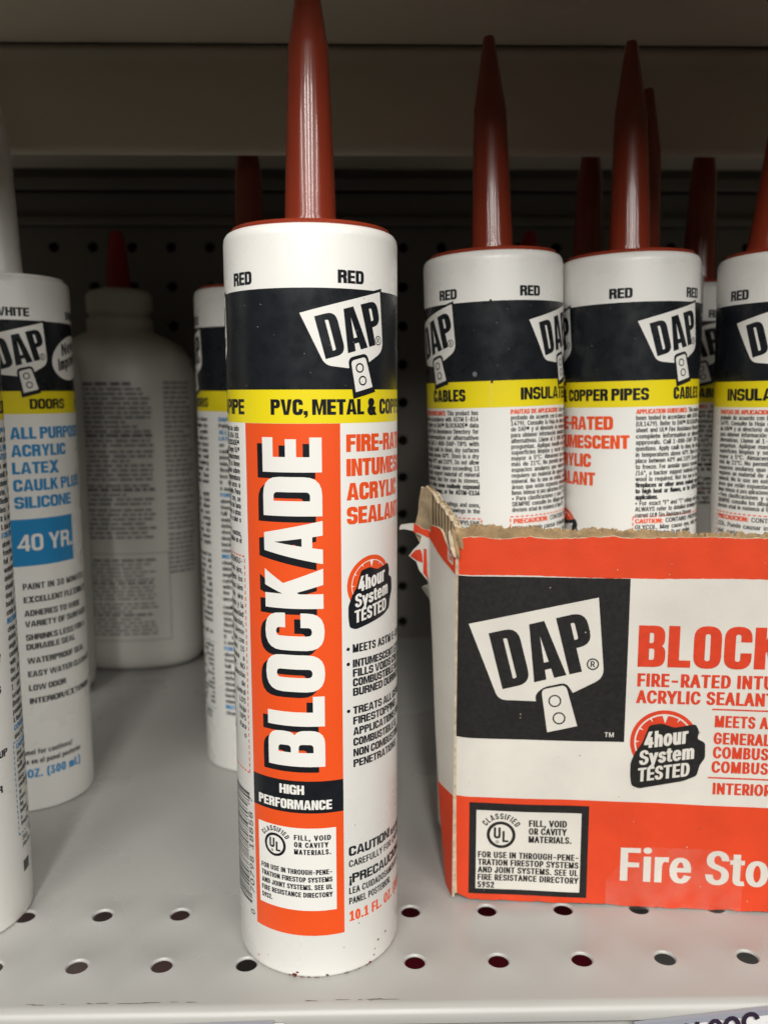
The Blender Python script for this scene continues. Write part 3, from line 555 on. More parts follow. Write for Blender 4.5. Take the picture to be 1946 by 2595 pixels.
class Print:
    """flat artwork in millimetres: shapes on thin layers, later wrapped on a surface"""
    def __init__(self): self.items=[]
    def add(self, T, layer, m):
        if len(T): self.items.append((np.array(T,float),layer,m))
    def text(self, s, x, y, h, layer=3, m='ink', rot=0, shear=0, align='l', **kw):
        T,w=heavy_run(s,h,w=kw.get('w'),**kw['heavy']) if 'heavy' in kw else run(s,h,**kw)
        if align=='r': x-=w
        if align=='c': x-=w/2
        self.add(xf(T,x,y,rot,shear),layer,m); return w
    def para(self, lines, x, y, pitch, h, w, layer=3, m='ink', sx=.62, bold=.02, head='orange'):
        """justified small print"""
        for i,l in enumerate(lines):
            if not l: continue
            lm,lb,txt=m,bold,l
            ragged=txt.endswith('|'); txt=txt.rstrip('|')
            hd=None
            if txt.startswith('#'):
                hd,txt=txt[1:].split('#')
            if txt.startswith('*'): txt=txt[1:]; lb=bold+.035
            words=([('H',hd)] if hd else [])+[('t',q) for q in txt.split()]
            tol=.012
            ws=[]
            nat=0
            for k,q in words:
                T,wd=run(q,h,sx=sx,bold=(.075 if k=='H' else lb),track=.02 if k=='t' else .05,tol=tol); ws.append((k,T,wd)); nat+=wd
            gap=h*.42; n=len(ws)
            full=nat+gap*(n-1); sc=1
            if ragged:
                if full>w: sc=w/full
            else:
                sc=min(1.5,w/full)
                gap=(w/sc-nat)/max(1,n-1)
            cx=0
            for k,T,wd in ws:
                self.add(xf(T*np.array([sc,1]),x+cx*sc,y-i*pitch),layer,head if k=='H' else lm)
                cx+=wd+gap
    def wrap(self, fn, maxw, both=0):
        """fn(P(n,2), layer)->(n,3). triangles wider than maxw are sliced so that they follow the surface"""
        V,Mi,names=[],[],[]
        for T,layer,m in self.items:
            if m not in names: names.append(m)
            if maxw: T=slice_x(T,maxw)
            if both: T=slice_x(T[:,:,::-1],both)[:,:,::-1]
            V.append(fn(T.reshape(-1,2),layer)); Mi+= [names.index(m)]*len(T)
        V=np.concatenate(V); n=len(V)//3
        return V,[(3*i,3*i+1,3*i+2) for i in range(n)],names,Mi
def slice_x(T, w):
    ext=T[:,:,0].max(1)-T[:,:,0].min(1)
    small=[T[ext<=w*1.2]]; todo=[t for t in T[ext>w*1.2]]; out=[]
    for t in todo:
        x0,x1=t[:,0].min(),t[:,0].max()
        cur=t; k=math.floor(x0/w+1e-6)+1
        pieces=[list(map(tuple,cur))]
        while k*w<x1-1e-6:
            X=k*w; nxt=[]
            last=pieces.pop()
            A,B=[],[]
            for i in range(len(last)):
                p,q=last[i],last[(i+1)%len(last)]
                if p[0]<=X: A.append(p)
                if p[0]>=X: B.append(p)
                if (p[0]-X)*(q[0]-X)<0:
                    s=(X-p[0])/(q[0]-p[0]); r=(X,p[1]+s*(q[1]-p[1])); A.append(r); B.append(r)
            pieces+= [A,B]; k+=1
        for p in pieces:
            for j in range(1,len(p)-1):
                tt=np.array([p[0],p[j],p[j+1]]); out.append(tt)
    if out: small.append(np.array(out))
    return np.concatenate(small)
def on_cylinder(R):
    def fn(P,layer):
        r=R+.020+.022*layer; a=P[:,0]/R
        return np.stack([r*np.sin(a),-r*np.cos(a),P[:,1]],1)*.001
    return fn
def label_mesh(pr, name, R=24.9):
    V,F,names,Mi=pr.wrap(on_cylinder(R),1.0)
    # faces must look outward
    me=mesh(name,V,F,names,Mi)
    return me

# ------------------------------------------------------------------ shared artwork
def maker_mark(pr, x, y, k=1.0, layer=1, ink='ink', pap='paper', outline=True):
    """the slanted putty-knife plate; x,y = its upper left corner, k scales"""
    def f(pts): return [(x+k*a,y+k*b) for a,b in pts]
    plate=rounded(f([(0,0),(6.6,-13.6),(13.0,-14.3),(20.0,-12.5),(25.5,-9.4),(24.2,6.4)][::1]),[0,2.0*k,0,0,2.6*k,0])
    if area2(plate)<0: plate=plate[::-1]
    knob=rounded(f([(13.9,-12.4),(18.5,-11.2),(21.0,-19.3),(15.3,-20.7)]),[1.0*k,1.0*k,0,0])
    if area2(knob)<0: knob=knob[::-1]
    kn2=rounded(f([(13.6,-12.0),(18.7,-10.8),(21.4,-20.2),(15.0,-21.8)]),[1.2*k,1.2*k,0,0])
    if area2(kn2)<0: kn2=kn2[::-1]
    if outline: pr.add(fill([grow(plate,.75*k)]),layer,ink)
    pr.add(fill([plate]),layer+1,pap)
    pr.add(fill([grow(kn2,.55*k)]),layer+2,ink)
    pr.add(fill([knob]),layer+3,pap)
    for cx,cy in ((16.6,-14.2),(17.55,-17.6)): pr.add(ring(x+k*cx,y+k*cy,.92*k,1.32*k),layer+4,ink)
    T,w=heavy_run('DAP',11.5*k,w=19.4*k,s=.215,t=.145,gap=.05)
    pr.add(xf(T,x+k*6.8,y-k*12.0,14.8),layer+2,ink)
    cx,cy=x+k*23.4,y-k*6.7
    pr.add(ring(cx,cy,1.0*k,1.28*k),layer+2,ink)
    T,w=run('R',1.25*k,sx=.8,bold=.05,tol=.01); pr.add(xf(T,cx-w/2,cy-.62*k),layer+2,ink)
def listing_mark(pr, x, y, k=1.0, layer=5, ink='ink'):
    """round listing mark with the arched word above; centre x,y"""
    pr.add(ring(x,y,2.85*k,3.65*k,48),layer,ink)
    T,w=heavy_run('U',3.0*k,W=.58,s=.19,t=.18); pr.add(xf(T,x-1.85*k,y-1.0*k),layer,ink)
    T,w=heavy_run('L',3.0*k,W=.62,s=.19,t=.18); pr.add(xf(T,x+.35*k,y-1.95*k),layer,ink)
    pr.add(ring(x-.95*k,y-1.95*k,.22*k,.38*k,14),layer,ink)
    word='CLASSIFIED'; R_=4.3*k
    ws=[heavy_run(c,1.55*k,W=.54,s=.2,t=.17) for c in word]
    tot=sum(q[1] for q in ws)+.20*k*(len(word)-1); a=tot/2/R_
    for T,w in ws:
        th=a-w/2/R_
        pr.add(xf(xf(T,-w/2,0),x-R_*math.sin(th)*1,y+R_*math.cos(th),math.degrees(th)),layer,ink)
        a-=(w+.20*k)/R_
def tested_badge(pr, x, y, k=1.0, layer=1, disc='orange', ink='ink', pap='paper', solid=True):
    """clock face behind the black slanted words; x,y = clock centre"""
    pr.add(fill([circ(x,y,10.8*k,64)]),layer,disc)
    pr.add(ring(x,y,(9.0 if not solid else 8.75)*k,(9.5 if not solid else 9.05)*k,64),layer+1,pap)
    for d in range(0,360,30):
        a=math.radians(d); r0,r1=(7.6,9.1); wd=.28
        if d==90: r0,wd=6.4,.95
        c,s=math.cos(a),math.sin(a)
        pr.add(np.array([[(x+k*(r1*c-wd*s),y+k*(r1*s+wd*c)),(x+k*r0*c,y+k*r0*s),(x+k*(r1*c+wd*s),y+k*(r1*s-wd*c))]])[:, ::-1],layer+1,pap)
    b=[(-9.9,-15.2),(-7.4,-16.2),(6.5,-13.2),(10.8,-11.2),(11.6,-7.5),(13.2,-5.0),(13.0,.2),(10.4,1.4),(11.0,3.8),(9.8,6.4),(3.0,5.0),(-1.0,6.4),(-4.9,5.6),(-7.0,-.6),(-9.0,-3.6),(-10.4,-7.4),(-10.4,-11.4)]
    P=rounded([(x+k*u,y+k*v) for u,v in b],.9*k,3)
    if area2(P)<0: P=P[::-1]
    pr.add(fill([P]),layer+2,ink)
    for s,u,v,h,w in (('4hour',-6.3,-2.2,5.2,14.0),('System',-7.7,-8.0,4.6,17.6),('TESTED',-7.9,-13.8,4.4,16.6)):
        T,_=run(s,h*k,w=w*k,bold=.078,track=.10); pr.add(xf(T,x+k*u,y+k*v,9.0,.16),layer+3,pap)
def dashes(pr, x0,y0,x1,y1, m='orange', layer=2, t=.42, on=1.1, off=.75):
    L=math.hypot(x1-x0,y1-y0); ux,uy=(x1-x0)/L,(y1-y0)/L; p=0
    while p<L:
        q=min(L,p+on)
        if abs(ux)>abs(uy): pr.add(rect(x0+ux*p,y0-t/2,x0+ux*q,y0+t/2),layer,m)
        else: pr.add(rect(x0-t/2,min(y0+uy*p,y0+uy*q),x0+t/2,max(y0+uy*p,y0+uy*q)),layer,m)
        p+=on+off
HEAVY=dict(heavy=dict(s=.27,t=.195,gap=.04))
SEMI=dict(heavy=dict(s=.27,t=.19,gap=.05))
SLIM = dict(bold=.06)
def scuffs(pr, seed, n, x0,x1,y0,y1, layer=6):
    rr=random.Random(seed)
    for _ in range(n):
        x,y=rr.uniform(x0,x1),rr.uniform(y0,y1); r=rr.uniform(.06,.22); a=rr.uniform(0,6.28); e=rr.uniform(1,3.5)
        T=np.array([[(0,0),(r*e,.3*r),(r*.5,r)],[(0,0),(r*.5,r),(-.4*r,.5*r)]])
        pr.add(xf(T,x,y,math.degrees(a)),layer,'fleck')

ENG=['#APPLICATION GUIDELINES:#This product has','been tested in accordance with ASTM E-814','(UL1479). Refer to DAP® BLOCKADE® data','sheet and UL® Fire Resistance Directory for',
 'complete information or alternative','approvals. Call 1-888-DAP-TIPS with','questions. Apply caulk to clean, dry surfaces','in temperatures above 40°F. Store in a dry','place between 40°F and 110°F. Do not allow',
 'to freeze. For annular space exceeding 13','/16", a backer support material of mineral','wool is required. Not for use in stoves,','*fireplaces or other areas routinely exposed','*to high heat or flames, or for ASTM-E136','*applications.|',
 '• For exact "F" and "T" ratings and uses,','ALWAYS refer to detailed drawings in the','current UL® Fire Resistance Directory.|','#CAUTION:#CONTAINS PROPYLENE','GLYCOL. May cause eye, skin, nose','and throat irritation. Do not swallow.|']
SPA=['#PAUTAS DE APLICACION:#Este producto ha sido','probado de acuerdo con la norma ASTM E-814 (UL','1479). Consulte la Hoja de datos de BLOCKADE®','de DAP® y el directorio de resistencia al fuego UL®','para obtener información detallada o aprobaciones','alternativas. Llame al 1-888-DAP-TIPS si tiene',
 'preguntas. Aplique masilla de calafateo sobre','superficies limpias y secas a una temperatura','mayor a 5°C. Almacene en un lugar seco a','más de 21°C. No permita que se congele. Para','espacios anulares que superen los 2 cm, se','requiere un material de apoyo con fibra de lana',
 'mineral. No lo use en estufas, chimeneas u otras','áreas que están expuestas normalmente a calor o','llamas intensas ni para aplicaciones ASTM-E136.|','• Para clasificaciones y usos "F" y "T" exactos,','SIEMPRE consulte los dibujos que se detallan en el','directorio actual de resistencia al fuego UL®.|',
 '#PRECAUCION:#CONTIENE PROPILENGLI-','COL. Puede causar irritación en los ojos,','piel, nariz y garganta. No ingiera los','producto. Use el producto en áreas bien','ventiladas y con corriente de aire','fresco. Evite el contacto con ojos y la','piel. Lave con agua y jabón la humedad','que quede. En caso de inhalación,',
 'salga al aire libre. Si hay ojos. Lávese','los ojos y enjuague con agua que con','agua durante al menos unos 15','minutos. Llame a una persona a','emergencia. SI SE TRAGA: NO','induzca vómito. Pida atención','médica de urgencia de','inmediato o llame al control','MANTENGA FUERA DE LOS','NIÑOS. Consulte la Hoja','de seguridad. Vea TIPS','en el panel. Para','más, al vendedor o']

def sealant_print():
    """wrap-around artwork of the fire sealant tubes; 0 mm = the side the front tube turns to the camera"""
    p=Print(); X0,X1=-69.2,87.2                       # one full turn, the overlap seam at 87 mm
    p.add(rect(X0,171.8,X1,198.3),0,'ink'); p.add(rect(X0,162.8,X1,171.8),0,'yellow')
    p.add(rect(87.2,171.0,87.9,198.8),1,'ink')
    for x in (8.6,39.7,67.9,98.2-157.1,133.7-157.1): p.text('RED',x,199.7,3.4,w=7.8,layer=2,heavy=dict(s=.29,t=.195,gap=.045))
    for x in (-1.7,49.3,101.5-157.1): maker_mark(p,x,191.8)
    p.text('®',81.0,173.0,2.0,m='fleck',sx=.9,bold=.01)
    for s,x,w in (('PVC, METAL & COPPER PIPES',-10.2,63.6),('CABLES',62.6,15.6),('INSULATED PIPE',98.0-157.1,39.4)):
        p.text(s,x,165.1,4.15,w=w,layer=2,**HEAVY)
    # front panel
    p.add(rect(-19.5,13.8,8.9,162.75),0,'orange')
    T,w=heavy_run('BLOCKADE',16.9,w=93.3,s=.245,t=.195,gap=.075)
    p.add(xf(T,1.95,64.1,90),1,'ink'); p.add(xf(T,3.75,65.8,90),2,'paper')
    p.add(rect(-19.5,51.8,8.9,61.45),1,'ink')
    p.text('HIGH',-6.1,57.4,2.8,m='paper',align='c',w=7.4,**SEMI)
    p.text('PERFORMANCE',-5.9,52.9,2.85,m='paper',align='c',w=22.8,**SEMI)
    p.add(rect(-17.7,21.7,6.6,47.2),2,'paper')
    listing_mark(p,-11.7,41.1,.98)
    for i,(s,w) in enumerate((('FILL, VOID',10.7),('OR CAVITY',10.0),('MATERIALS.',10.7))): p.text(s,-5.6,43.55-2.2*i,1.5,w=w,layer=4,bold=.095,track=.25)
    for i,(s,w) in enumerate((('FOR USE IN THROUGH-PENE-',22.1),('TRATION FIRESTOP SYSTEMS',22.2),('AND JOINT SYSTEMS. SEE UL',22.2),('FIRE RESISTANCE DIRECTORY',22.3),('59S2.',3.9))):
        p.text(s,-16.8,33.0-2.36*i,1.45,w=w,layer=4,bold=.085,boldy=.04)
    # right of the panel
    for i,(s,w) in enumerate((('FIRE-RATED',30.8),('INTUMESCENT',36.4),('ACRYLIC',22.7),('SEALANT',24.4))):
        p.text(s,10.6,155.0-6.65*i,4.75,w=w,m='orange',layer=2,heavy=dict(s=.285,t=.205,gap=.035))
    tested_badge(p,18.8,117.4,.765,1)
    rows=((98.4,'•','MEETS ASTM E-814',25),(94.0,'•','INTUMESCENT EXPANDS',31),(91.2,'','FILLS VOIDS CREATED BY',34),(88.4,'','COMBUSTIBLE MATERIALS',34),(85.6,'','BURNED DURING FIRE',29),
          (80.2,'•','TREATS ALL GENERAL',30),(77.1,'','FIRESTOPPING',20.4),(73.9,'','APPLICATIONS FOR',25),(70.7,'','COMBUSTIBLE &',21),(67.5,'','NON COMBUSTIBLE',25),(64.3,'','PENETRATIONS',20.6))
    for z,b,s,w in rows:
        if b: p.add(fill([circ(10.7,z+1.15,.52,18)]),2,'ink')
        p.text(s,12.1,z,2.3,w=w,layer=2,**(SEMI if '1' not in s and '8' not in s else dict(bold=.085,boldy=.03)))
    p.text('CAUTION!',10.4,37.3,2.9,w=17.0,layer=2,**HEAVY); p.text('READ BACK PANEL',28.2,37.0,1.9,w=15,layer=2,**SLIM)
    p.text('CAREFULLY FOR CAUTIONS',10.4,33.9,2.0,w=30,layer=2,**SLIM)
    p.text('¡PRECAUCION!',10.5,28.8,2.9,w=25.5,layer=2,**SEMI)
    p.text('LEA CUIDADOSAMENTE EL',10.4,25.4,2.0,w=26,layer=2,**SLIM); p.text('PANEL POSTERIOR.',10.4,22.2,2.0,w=17.4,layer=2,**SLIM)
    p.text('10.1 FL. OZ. (300 mL)',10.5,16.9,3.0,w=33,bold=.085,m='orange',layer=2)
    # small print
    p.para(ENG,49.1,160.4,2.13,1.55,33.6,bold=.042,sx=.60)
    dashes(p,48.4,124.4,83.2,124.4); dashes(p,48.4,62,48.4,124.4); dashes(p,83.2,62,83.2,124.4)
    p.para(SPA[:18],94.4-157.1,160.4,1.985,1.5,40.0,bold=.036,sx=.56)
    p.para(SPA[18:],94.9-157.1,122.6,2.6,1.62,39.5,bold=.03,sx=.6)
    x=-21.4
    dashes(p,x,60.3,x,125.0); dashes(p,-63.3,125.0,x,125.0); dashes(p,-63.3,60.3,x,60.3); dashes(p,-63.3,60.3,-63.3,125.0)
    # bar code and its digits, reading upwards
    rr=random.Random(5); z=18.6
    while z<53.4:
        t=rr.choice((.3,.3,.45,.7,.95)); p.add(rect(-37.0,z,-23.2 if 21<z<50 else -21.9,z+t),1,'grey'); z+=t+rr.choice((.32,.4,.6,.85))
    for s,z0,wd in (('0',15.4,1.4),('70798',22.4,11.6),('18858',36.4,11.6),('7',51.4,1.4)):
        T,w=run(s,2.1,w=wd,bold=.015); p.add(xf(T,-20.5,z0,90),2,'ink')
    scuffs(p,3,26,-22,34,172.5,197.8); scuffs(p,8,34,34,130,172.5,197.8)
    # dried sealant and scrapes near the foot
    rr=random.Random(11)
    for x,z,r,m in ((-6.2,.9,.9,'stain'),(-5.4,1.9,.5,'stain'),(3.6,1.0,.55,'grime'),(17.5,1.0,.6,'stain'),(19.2,2.6,.5,'grime'),(21.0,6.6,.55,'grime'),(19.6,4.4,.35,'grime'),(24.6,7.4,.5,'stain'),(-19.0,3.2,.35,'stain'),(-15.0,5.0,.25,'grime'),(13.6,15.3,.25,'grime'),(12.5,46.5,.2,'grime'),(8.7,9.0,.22,'grime')):
        q=np.array([(x+r*rr.uniform(.5,1.3)*math.cos(a),z+r*rr.uniform(.4,.9)*math.sin(a)) for a in np.linspace(0,6.28,9)[:-1]]); q[:,1]=np.maximum(q[:,1],.15)
        p.add(fill([q]),1,m)
    x=-8
    while x<22:
        w=rr.uniform(.3,1.6)
        if rr.random()<.5: p.add(rect(x,.45,x+w,.45+rr.uniform(.15,.5)),1,rr.choice(('stain','grime')))
        x+=w+rr.uniform(.3,1.6)
    return p

def caulk_print():
    """artwork of the white latex caulk tubes with blue words"""
    p=Print(); X0,X1=-69.2,87.8
    p.add(rect(X0,171.6,X1,198.6),0,'ink'); p.add(rect(X0,162.8,X1,171.6),0,'yellow')
    for x in (5.0,36.2,62.0,-60.0,-28.0): p.text('WHITE',x,200.0,3.3,w=13.2,layer=2,heavy=dict(s=.28,t=.195,gap=.045))
    for x in (-.8,52.0,-53.0): maker_mark(p,x,191.6)
    q=circ(39.6,185.0,13.0,40,ry=8.6); p.add(fill([xf(q-np.array([39.6,185.0]),39.6,185.0,16)]),1,'paper')
    for s,x,y in (('New',32.6,185.6),('Improved',30.2,179.6)):
        T,w=run(s,4.4,w=(12 if s=='New' else 18),bold=.07,track=.1); p.add(xf(T,x,y,14,.2),2,'ink')
    for s,x,w in (('DOORS',16.4,15.9),('MOLDING',43.0,21.0),('DOORS',66.0,15.5),('WINDOWS',-24,24)): p.text(s,x,164.7,3.9,w=w,layer=2,**HEAVY)
    for i,(s,w) in enumerate((('ALL PURPOSE',35.5),('ACRYLIC',23.0),('LATEX',18.8),('CAULK PLUS',33.0),('SILICONE',24.8))):
        p.text(s,8.6,153.1-6.8*i,4.6,w=w,m='blue',layer=2,heavy=dict(s=.265,t=.195,gap=.05))
    p.add(rect(-19.5,102.8,33.3,121.6),0,'blue'); p.text('40 YR.',8.8,108.9,6.6,w=24.0,m='paper',heavy=dict(s=.2,t=.16,gap=.075),layer=2)
    for z,s,w in ((93.4,'PAINT IN 30 MINUTES',31),(88.0,'EXCELLENT FLEXIBILITY',33.5),(82.5,'ADHERES TO WIDE',26),(78.1,'VARIETY OF SURFACES',32.5),(72.6,'SHRINKS LESS FOR A',30),(68.7,'DURABLE SEAL',21.5),(62.9,'WATERPROOF SEAL',27.6),(57.4,'EASY WATER CLEAN-UP',33.5),(51.6,'LOW ODOR',15.2),(46.1,'INTERIOR/EXTERIOR',30.5)):
        p.text(s,9.8,z,2.4,w=w,layer=2,**(SEMI if '3' not in s else dict(bold=.075,boldy=.03)))
    p.text('back panel for cautions/',-1.5,24.7,2.1,w=28,bold=.07,layer=2); p.text('precauciones en el panel posterior',-6,20.8,2.1,w=37,bold=.07,layer=2)
    p.text('10.1 FL. OZ. (300 mL)',-8.6,15.0,3.4,w=39,m='blue',bold=.085,layer=2)
    p.add(rect(-17.5,16,-14.5,160),0,'blue')
    body=['#DAP®#White caulk for doors','Paint in 30 minutes when dry','#ALL PURPOSE#acrylic','#LATEX CAULK#plus silicone','an easy to use water clean','caulk that adheres to wide','interior and exterior wall','trim, doors and molding','flexible and waterproof so','less shrinkage over time','It is not for use below water','& clean up with water|','#FOR BEST#results apply',
     'above 40°F. Protect from','freezing until used. Allow','full cure before wet use','waterproof after curing','defects and gaps in wall','should be clean and dry','deep joints need backer','backer rod to fill depth','exterior work needs care|','#INSTRUCTIONS#Surface must be','clean, dry and free of old','debris. Cut the nozzle at','angle to desired bead size','cartridge into caulk gun','with steady pressure fill',
     'the #' .replace('#','')+'joint and smooth bead','uncured caulk cleans with','1 size fits standard gun','scraping removes the dried','(longer in cool weather)','painting after 30 minutes','& Reseal the nozzle tip|','#COVERAGE#one tube will do','about 50 feet of bead|']
    p.para(body,47.6,158.6,2.72,1.75,33.0,bold=.05,sx=.6,head='blue')
    p.para(['#CAUTION:#Do not swallow','and keep out of reach of','children. Avoid contact','with eyes. Use with good','ventilation. If in eyes','rinse with water. If','swallowed call doctor','or poison center at','once. See back panel','for more information','before use. Store in','a dry place. Do not','freeze. Use soap and'],48.2,57.0,2.2,1.6,32.4,bold=.045,sx=.6,head='blue')
    dashes(p,46.6,28.3,46.6,59.6,m='blue'); dashes(p,46.6,28.3,82,28.3,m='blue'); dashes(p,46.6,59.6,82,59.6,m='blue')
    p.para(['See data sheet online','Hecho en EE.UU.'],48.5,25.4,2.3,1.7,30,bold=.03)
    p.add(rect(48.2,14.6,52.4,18.4),1,'ink')
    p.para(body[:30],-69.0,158.6,2.72,1.75,42.0,bold=.05,sx=.6,head='blue')
    p.para(body[5:24],-69.0,76.0,2.72,1.75,42.0,bold=.05,sx=.6,head='blue')
    return p

# ------------------------------------------------------------------ tubes
TR=.0249
def barrel_mesh(): return lathe('barrel',[(.0236,0.0),(.0245,.0003),(TR,.0012),(TR,.2122),(.02465,.2137),(.0240,.2147),(.0233,.2151)],'white',n=256,smooth_angle=50)
def endcap_mesh(m): return lathe('end_cap',[(.0231,.2140),(.0231,.2156),(.0226,.2163),(.0215,.2165),(.0120,.2172),(.0082,.2176)],m,n=128)
def nozzle_mesh(m): return lathe('nozzle',[(.0082,.2160),(.0078,.2180),(.0074,.2205),(.0057,.2660),(.00545,.2675),(.0020,.2895),(.0017,.2903)],m,n=72,smooth_angle=20)
BAR=barrel_mesh(); EC_R=endcap_mesh('red'); NZ_R=nozzle_mesh('red'); EC_W=endcap_mesh('white'); NZ_W=nozzle_mesh('white')
SEAL=label_mesh(sealant_print(),'sealant_label'); CAULK=label_mesh(caulk_print(),'caulk_label')
def tube(label, x, y, z=0, lean=(0,0), turn=0, art=SEAL, red=True, group='red-tipped sealant tubes', name='sealant_tube', cat='sealant tube'):
    t=thing(name,label,cat,(x,y,z),group)
    ax=Vector((lean[0],lean[1],1)).normalized()
    t.rotation_euler=Vector((0,0,1)).rotation_difference(ax).to_euler()
    link('barrel',BAR,t); link('end_cap',EC_R if red else EC_W,t); link('nozzle',NZ_R if red else NZ_W,t)
    l=link('printed_label',art,t); l.rotation_euler=(0,0,-turn/24.9*1)     # turn in mm of circumference
    return t
# turn: the artwork slides by that many millimetres to the left as seen from the front
def tube_t(label,x,y,z=0,lean=(0,0),shift=0,**kw): return tube(label,x,y,z,lean,shift,**kw)
tube_t('red-tipped white sealant tube standing alone in front, orange panel facing out',.0719,.0179)
tube_t('red-tipped sealant tube in the torn left corner of the orange box, nearest the ripped cardboard',.1402,.0796,.0032,(-.0325,0),92.0)
tube_t('red-tipped sealant tube in the orange box, middle of its front three, orange words showing',.1897,.0830,.0032,(-.0275,0),53.6)
tube_r=tube_t('red-tipped sealant tube in the orange box, cut off by the right edge of the photo',.2443,.0746,.0032,(-.021,0),130.5)
for ch in tube_r.children:                            # its spout is knocked askew
    if ch.name.startswith('nozzle'): ch.location=(-.0085-.2165*math.sin(math.radians(6.5)),0,.0018); ch.rotation_euler=(0,math.radians(6.5),0)
tube_t('red-tipped tube hidden in the box, its nozzle rising just behind another nozzle',.2036,.1310,.0032,(0,0),20.0)
tube_t('shaded red-tipped tube deep in the box, seen in the gap between two front tubes',.2410,.1660,.0032,(0,0),72.0)
tube_t('dark red nozzle tube at the back of the box, mostly hidden behind front tubes',.1922,.1775,.0032,(0,0),10.0)
tube_t('red-tipped tube with blue print standing behind the front tube, dark nozzle in shadow',.0357,.1559,0,(.003,-.003),100.0,art=CAULK)
tube_t('white caulk tube with blue box reading 40 YR., standing behind the leftmost tube',-.0584,.1203,0,(0,0),0,art=CAULK,red=False,group='white caulk tubes with blue print',name='caulk_tube',cat='caulk tube')
tube_t('white caulk tube cut off by the left edge of the photo, nearest on the left',-.0506,.0292,0,(0,0),10.6,art=CAULK,red=False,group='white caulk tubes with blue print',name='caulk_tube',cat='caulk tube')

# ------------------------------------------------------------------ glue bottles at the back
def oval_loft(name, prof, m, n=96, e=2.3):
    """prof: (rx, ry, z) rings, slightly squared ovals"""
    vs_,fs=[],[]
    for rx,ry,z in prof:
        for k in range(n):
            a=2*math.pi*k/n; c,s=math.cos(a),math.sin(a)
            vs_.append((rx*math.copysign(abs(c)**(2/e),c),ry*math.copysign(abs(s)**(2/e),s),z))
    for i in range(len(prof)-1):
        for k in range(n):
            k2=(k+1)%n; fs.append((i*n+k,i*n+k2,(i+1)*n+k2,(i+1)*n+k))
    fs.append(tuple(reversed(range(n)))); fs.append(tuple(range((len(prof)-1)*n,len(prof)*n)))
    me=mesh(name,vs_,fs,[m],smooth=True); me.set_sharp_from_angle(angle=math.radians(40)); return me
BOT=oval_loft('body',[(.036,.022,0),(.041,.0265,.0018),(.0445,.0295,.006),(.0455,.0305,.014),(.0455,.0305,.168),(.0450,.0300,.180),(.0425,.0285,.191),(.036,.025,.199),(.026,.021,.2045),(.0195,.019,.2075),(.0185,.0185,.2095)],'bottle')
COL=lathe('collar',[(.0192,.2085),(.0196,.2100),(.0196,.2150),(.0178,.2158),(.0178,.2185),(.0194,.2192),(.0194,.2290),(.0172,.2315),(.0120,.2330)],'bottle',n=96)
TIP=lathe('cap',[(.0078,.2320),(.0072,.2345),(.0060,.2500),(.0045,.2630),(.0036,.2668),(.0018,.2680)],'capred',n=64)
def bottle_print():
    """blocks of small grey print, set as word-long bars: at this distance the photo shows no letters"""
    p=Print(); rr=random.Random(21)
    def block(x0,x1,z0,z1,pitch,h,heads=()):
        z=z0;i=0
        while z>z1:
            end=x1-(rr.uniform(0,.35)*(x1-x0) if rr.random()<.3 else rr.uniform(0,2)); x=x0
            while x<end-1:
                w=min(rr.uniform(1.6,5.2),end-x)
                p.add(rect(x,z,x+w,z+(h*1.5 if i in heads else h)),1,'btext'); x+=w+.8
            z-=pitch*(1.35 if rr.random()<.12 else 1); i+=1
    block(-22,18,175,83,2.75,1.15,(0,11,22)); block(-20,17,70,24,2.35,.85,(0,6,14)); block(-44,-27,176,40,2.9,1.25,()); block(24,44,176,60,2.9,1.1,())
    for a in ((-23.5,20.6,24,20.9),(-23.5,74.5,24,74.8)): p.add(rect(*a),0,'btext')
    p.add(rect(-23.5,20.6,-23.2,74.8),0,'btext'); p.add(rect(23.7,20.6,24,74.8),0,'btext')
    def fn(P,layer):
        rx,ry=45.5,30.5; e=2.3
        a=P[:,0]/44.0*1.25
        x=(rx+.1+.05*layer)*np.sign(np.sin(a))*np.abs(np.sin(a))**(2/e); y=-(ry+.1+.05*layer)*np.abs(np.cos(a))**(2/e)
        return np.stack([x,y,P[:,1]],1)*.001
    V,F,names,Mi=p.wrap(fn,1.2)
    return mesh('bottle_print',V,F,names,Mi)
BPR=bottle_print()
def glue_bottle(label,x,y,s=1.0,rz=0):
    t=thing('glue_bottle',label,'glue bottle',(x,y,0),'white glue bottles at the back of the shelf')
    t.rotation_euler=(0,0,math.radians(rz)); t.scale=(s,s,1)
    link('body',BOT,t); link('collar',COL,t); link('cap',TIP,t); link('printed_label',BPR,t)
    return t
glue_bottle('white glue bottle with red cap standing in the dark at the back',-.0632,.3020)
glue_bottle('white glue bottle mostly hidden behind the white caulk tube at left',-.1062,.2420,.80)
glue_bottle('glue bottle hidden behind the boxed tubes, only its red cap showing',.1876,.3020)

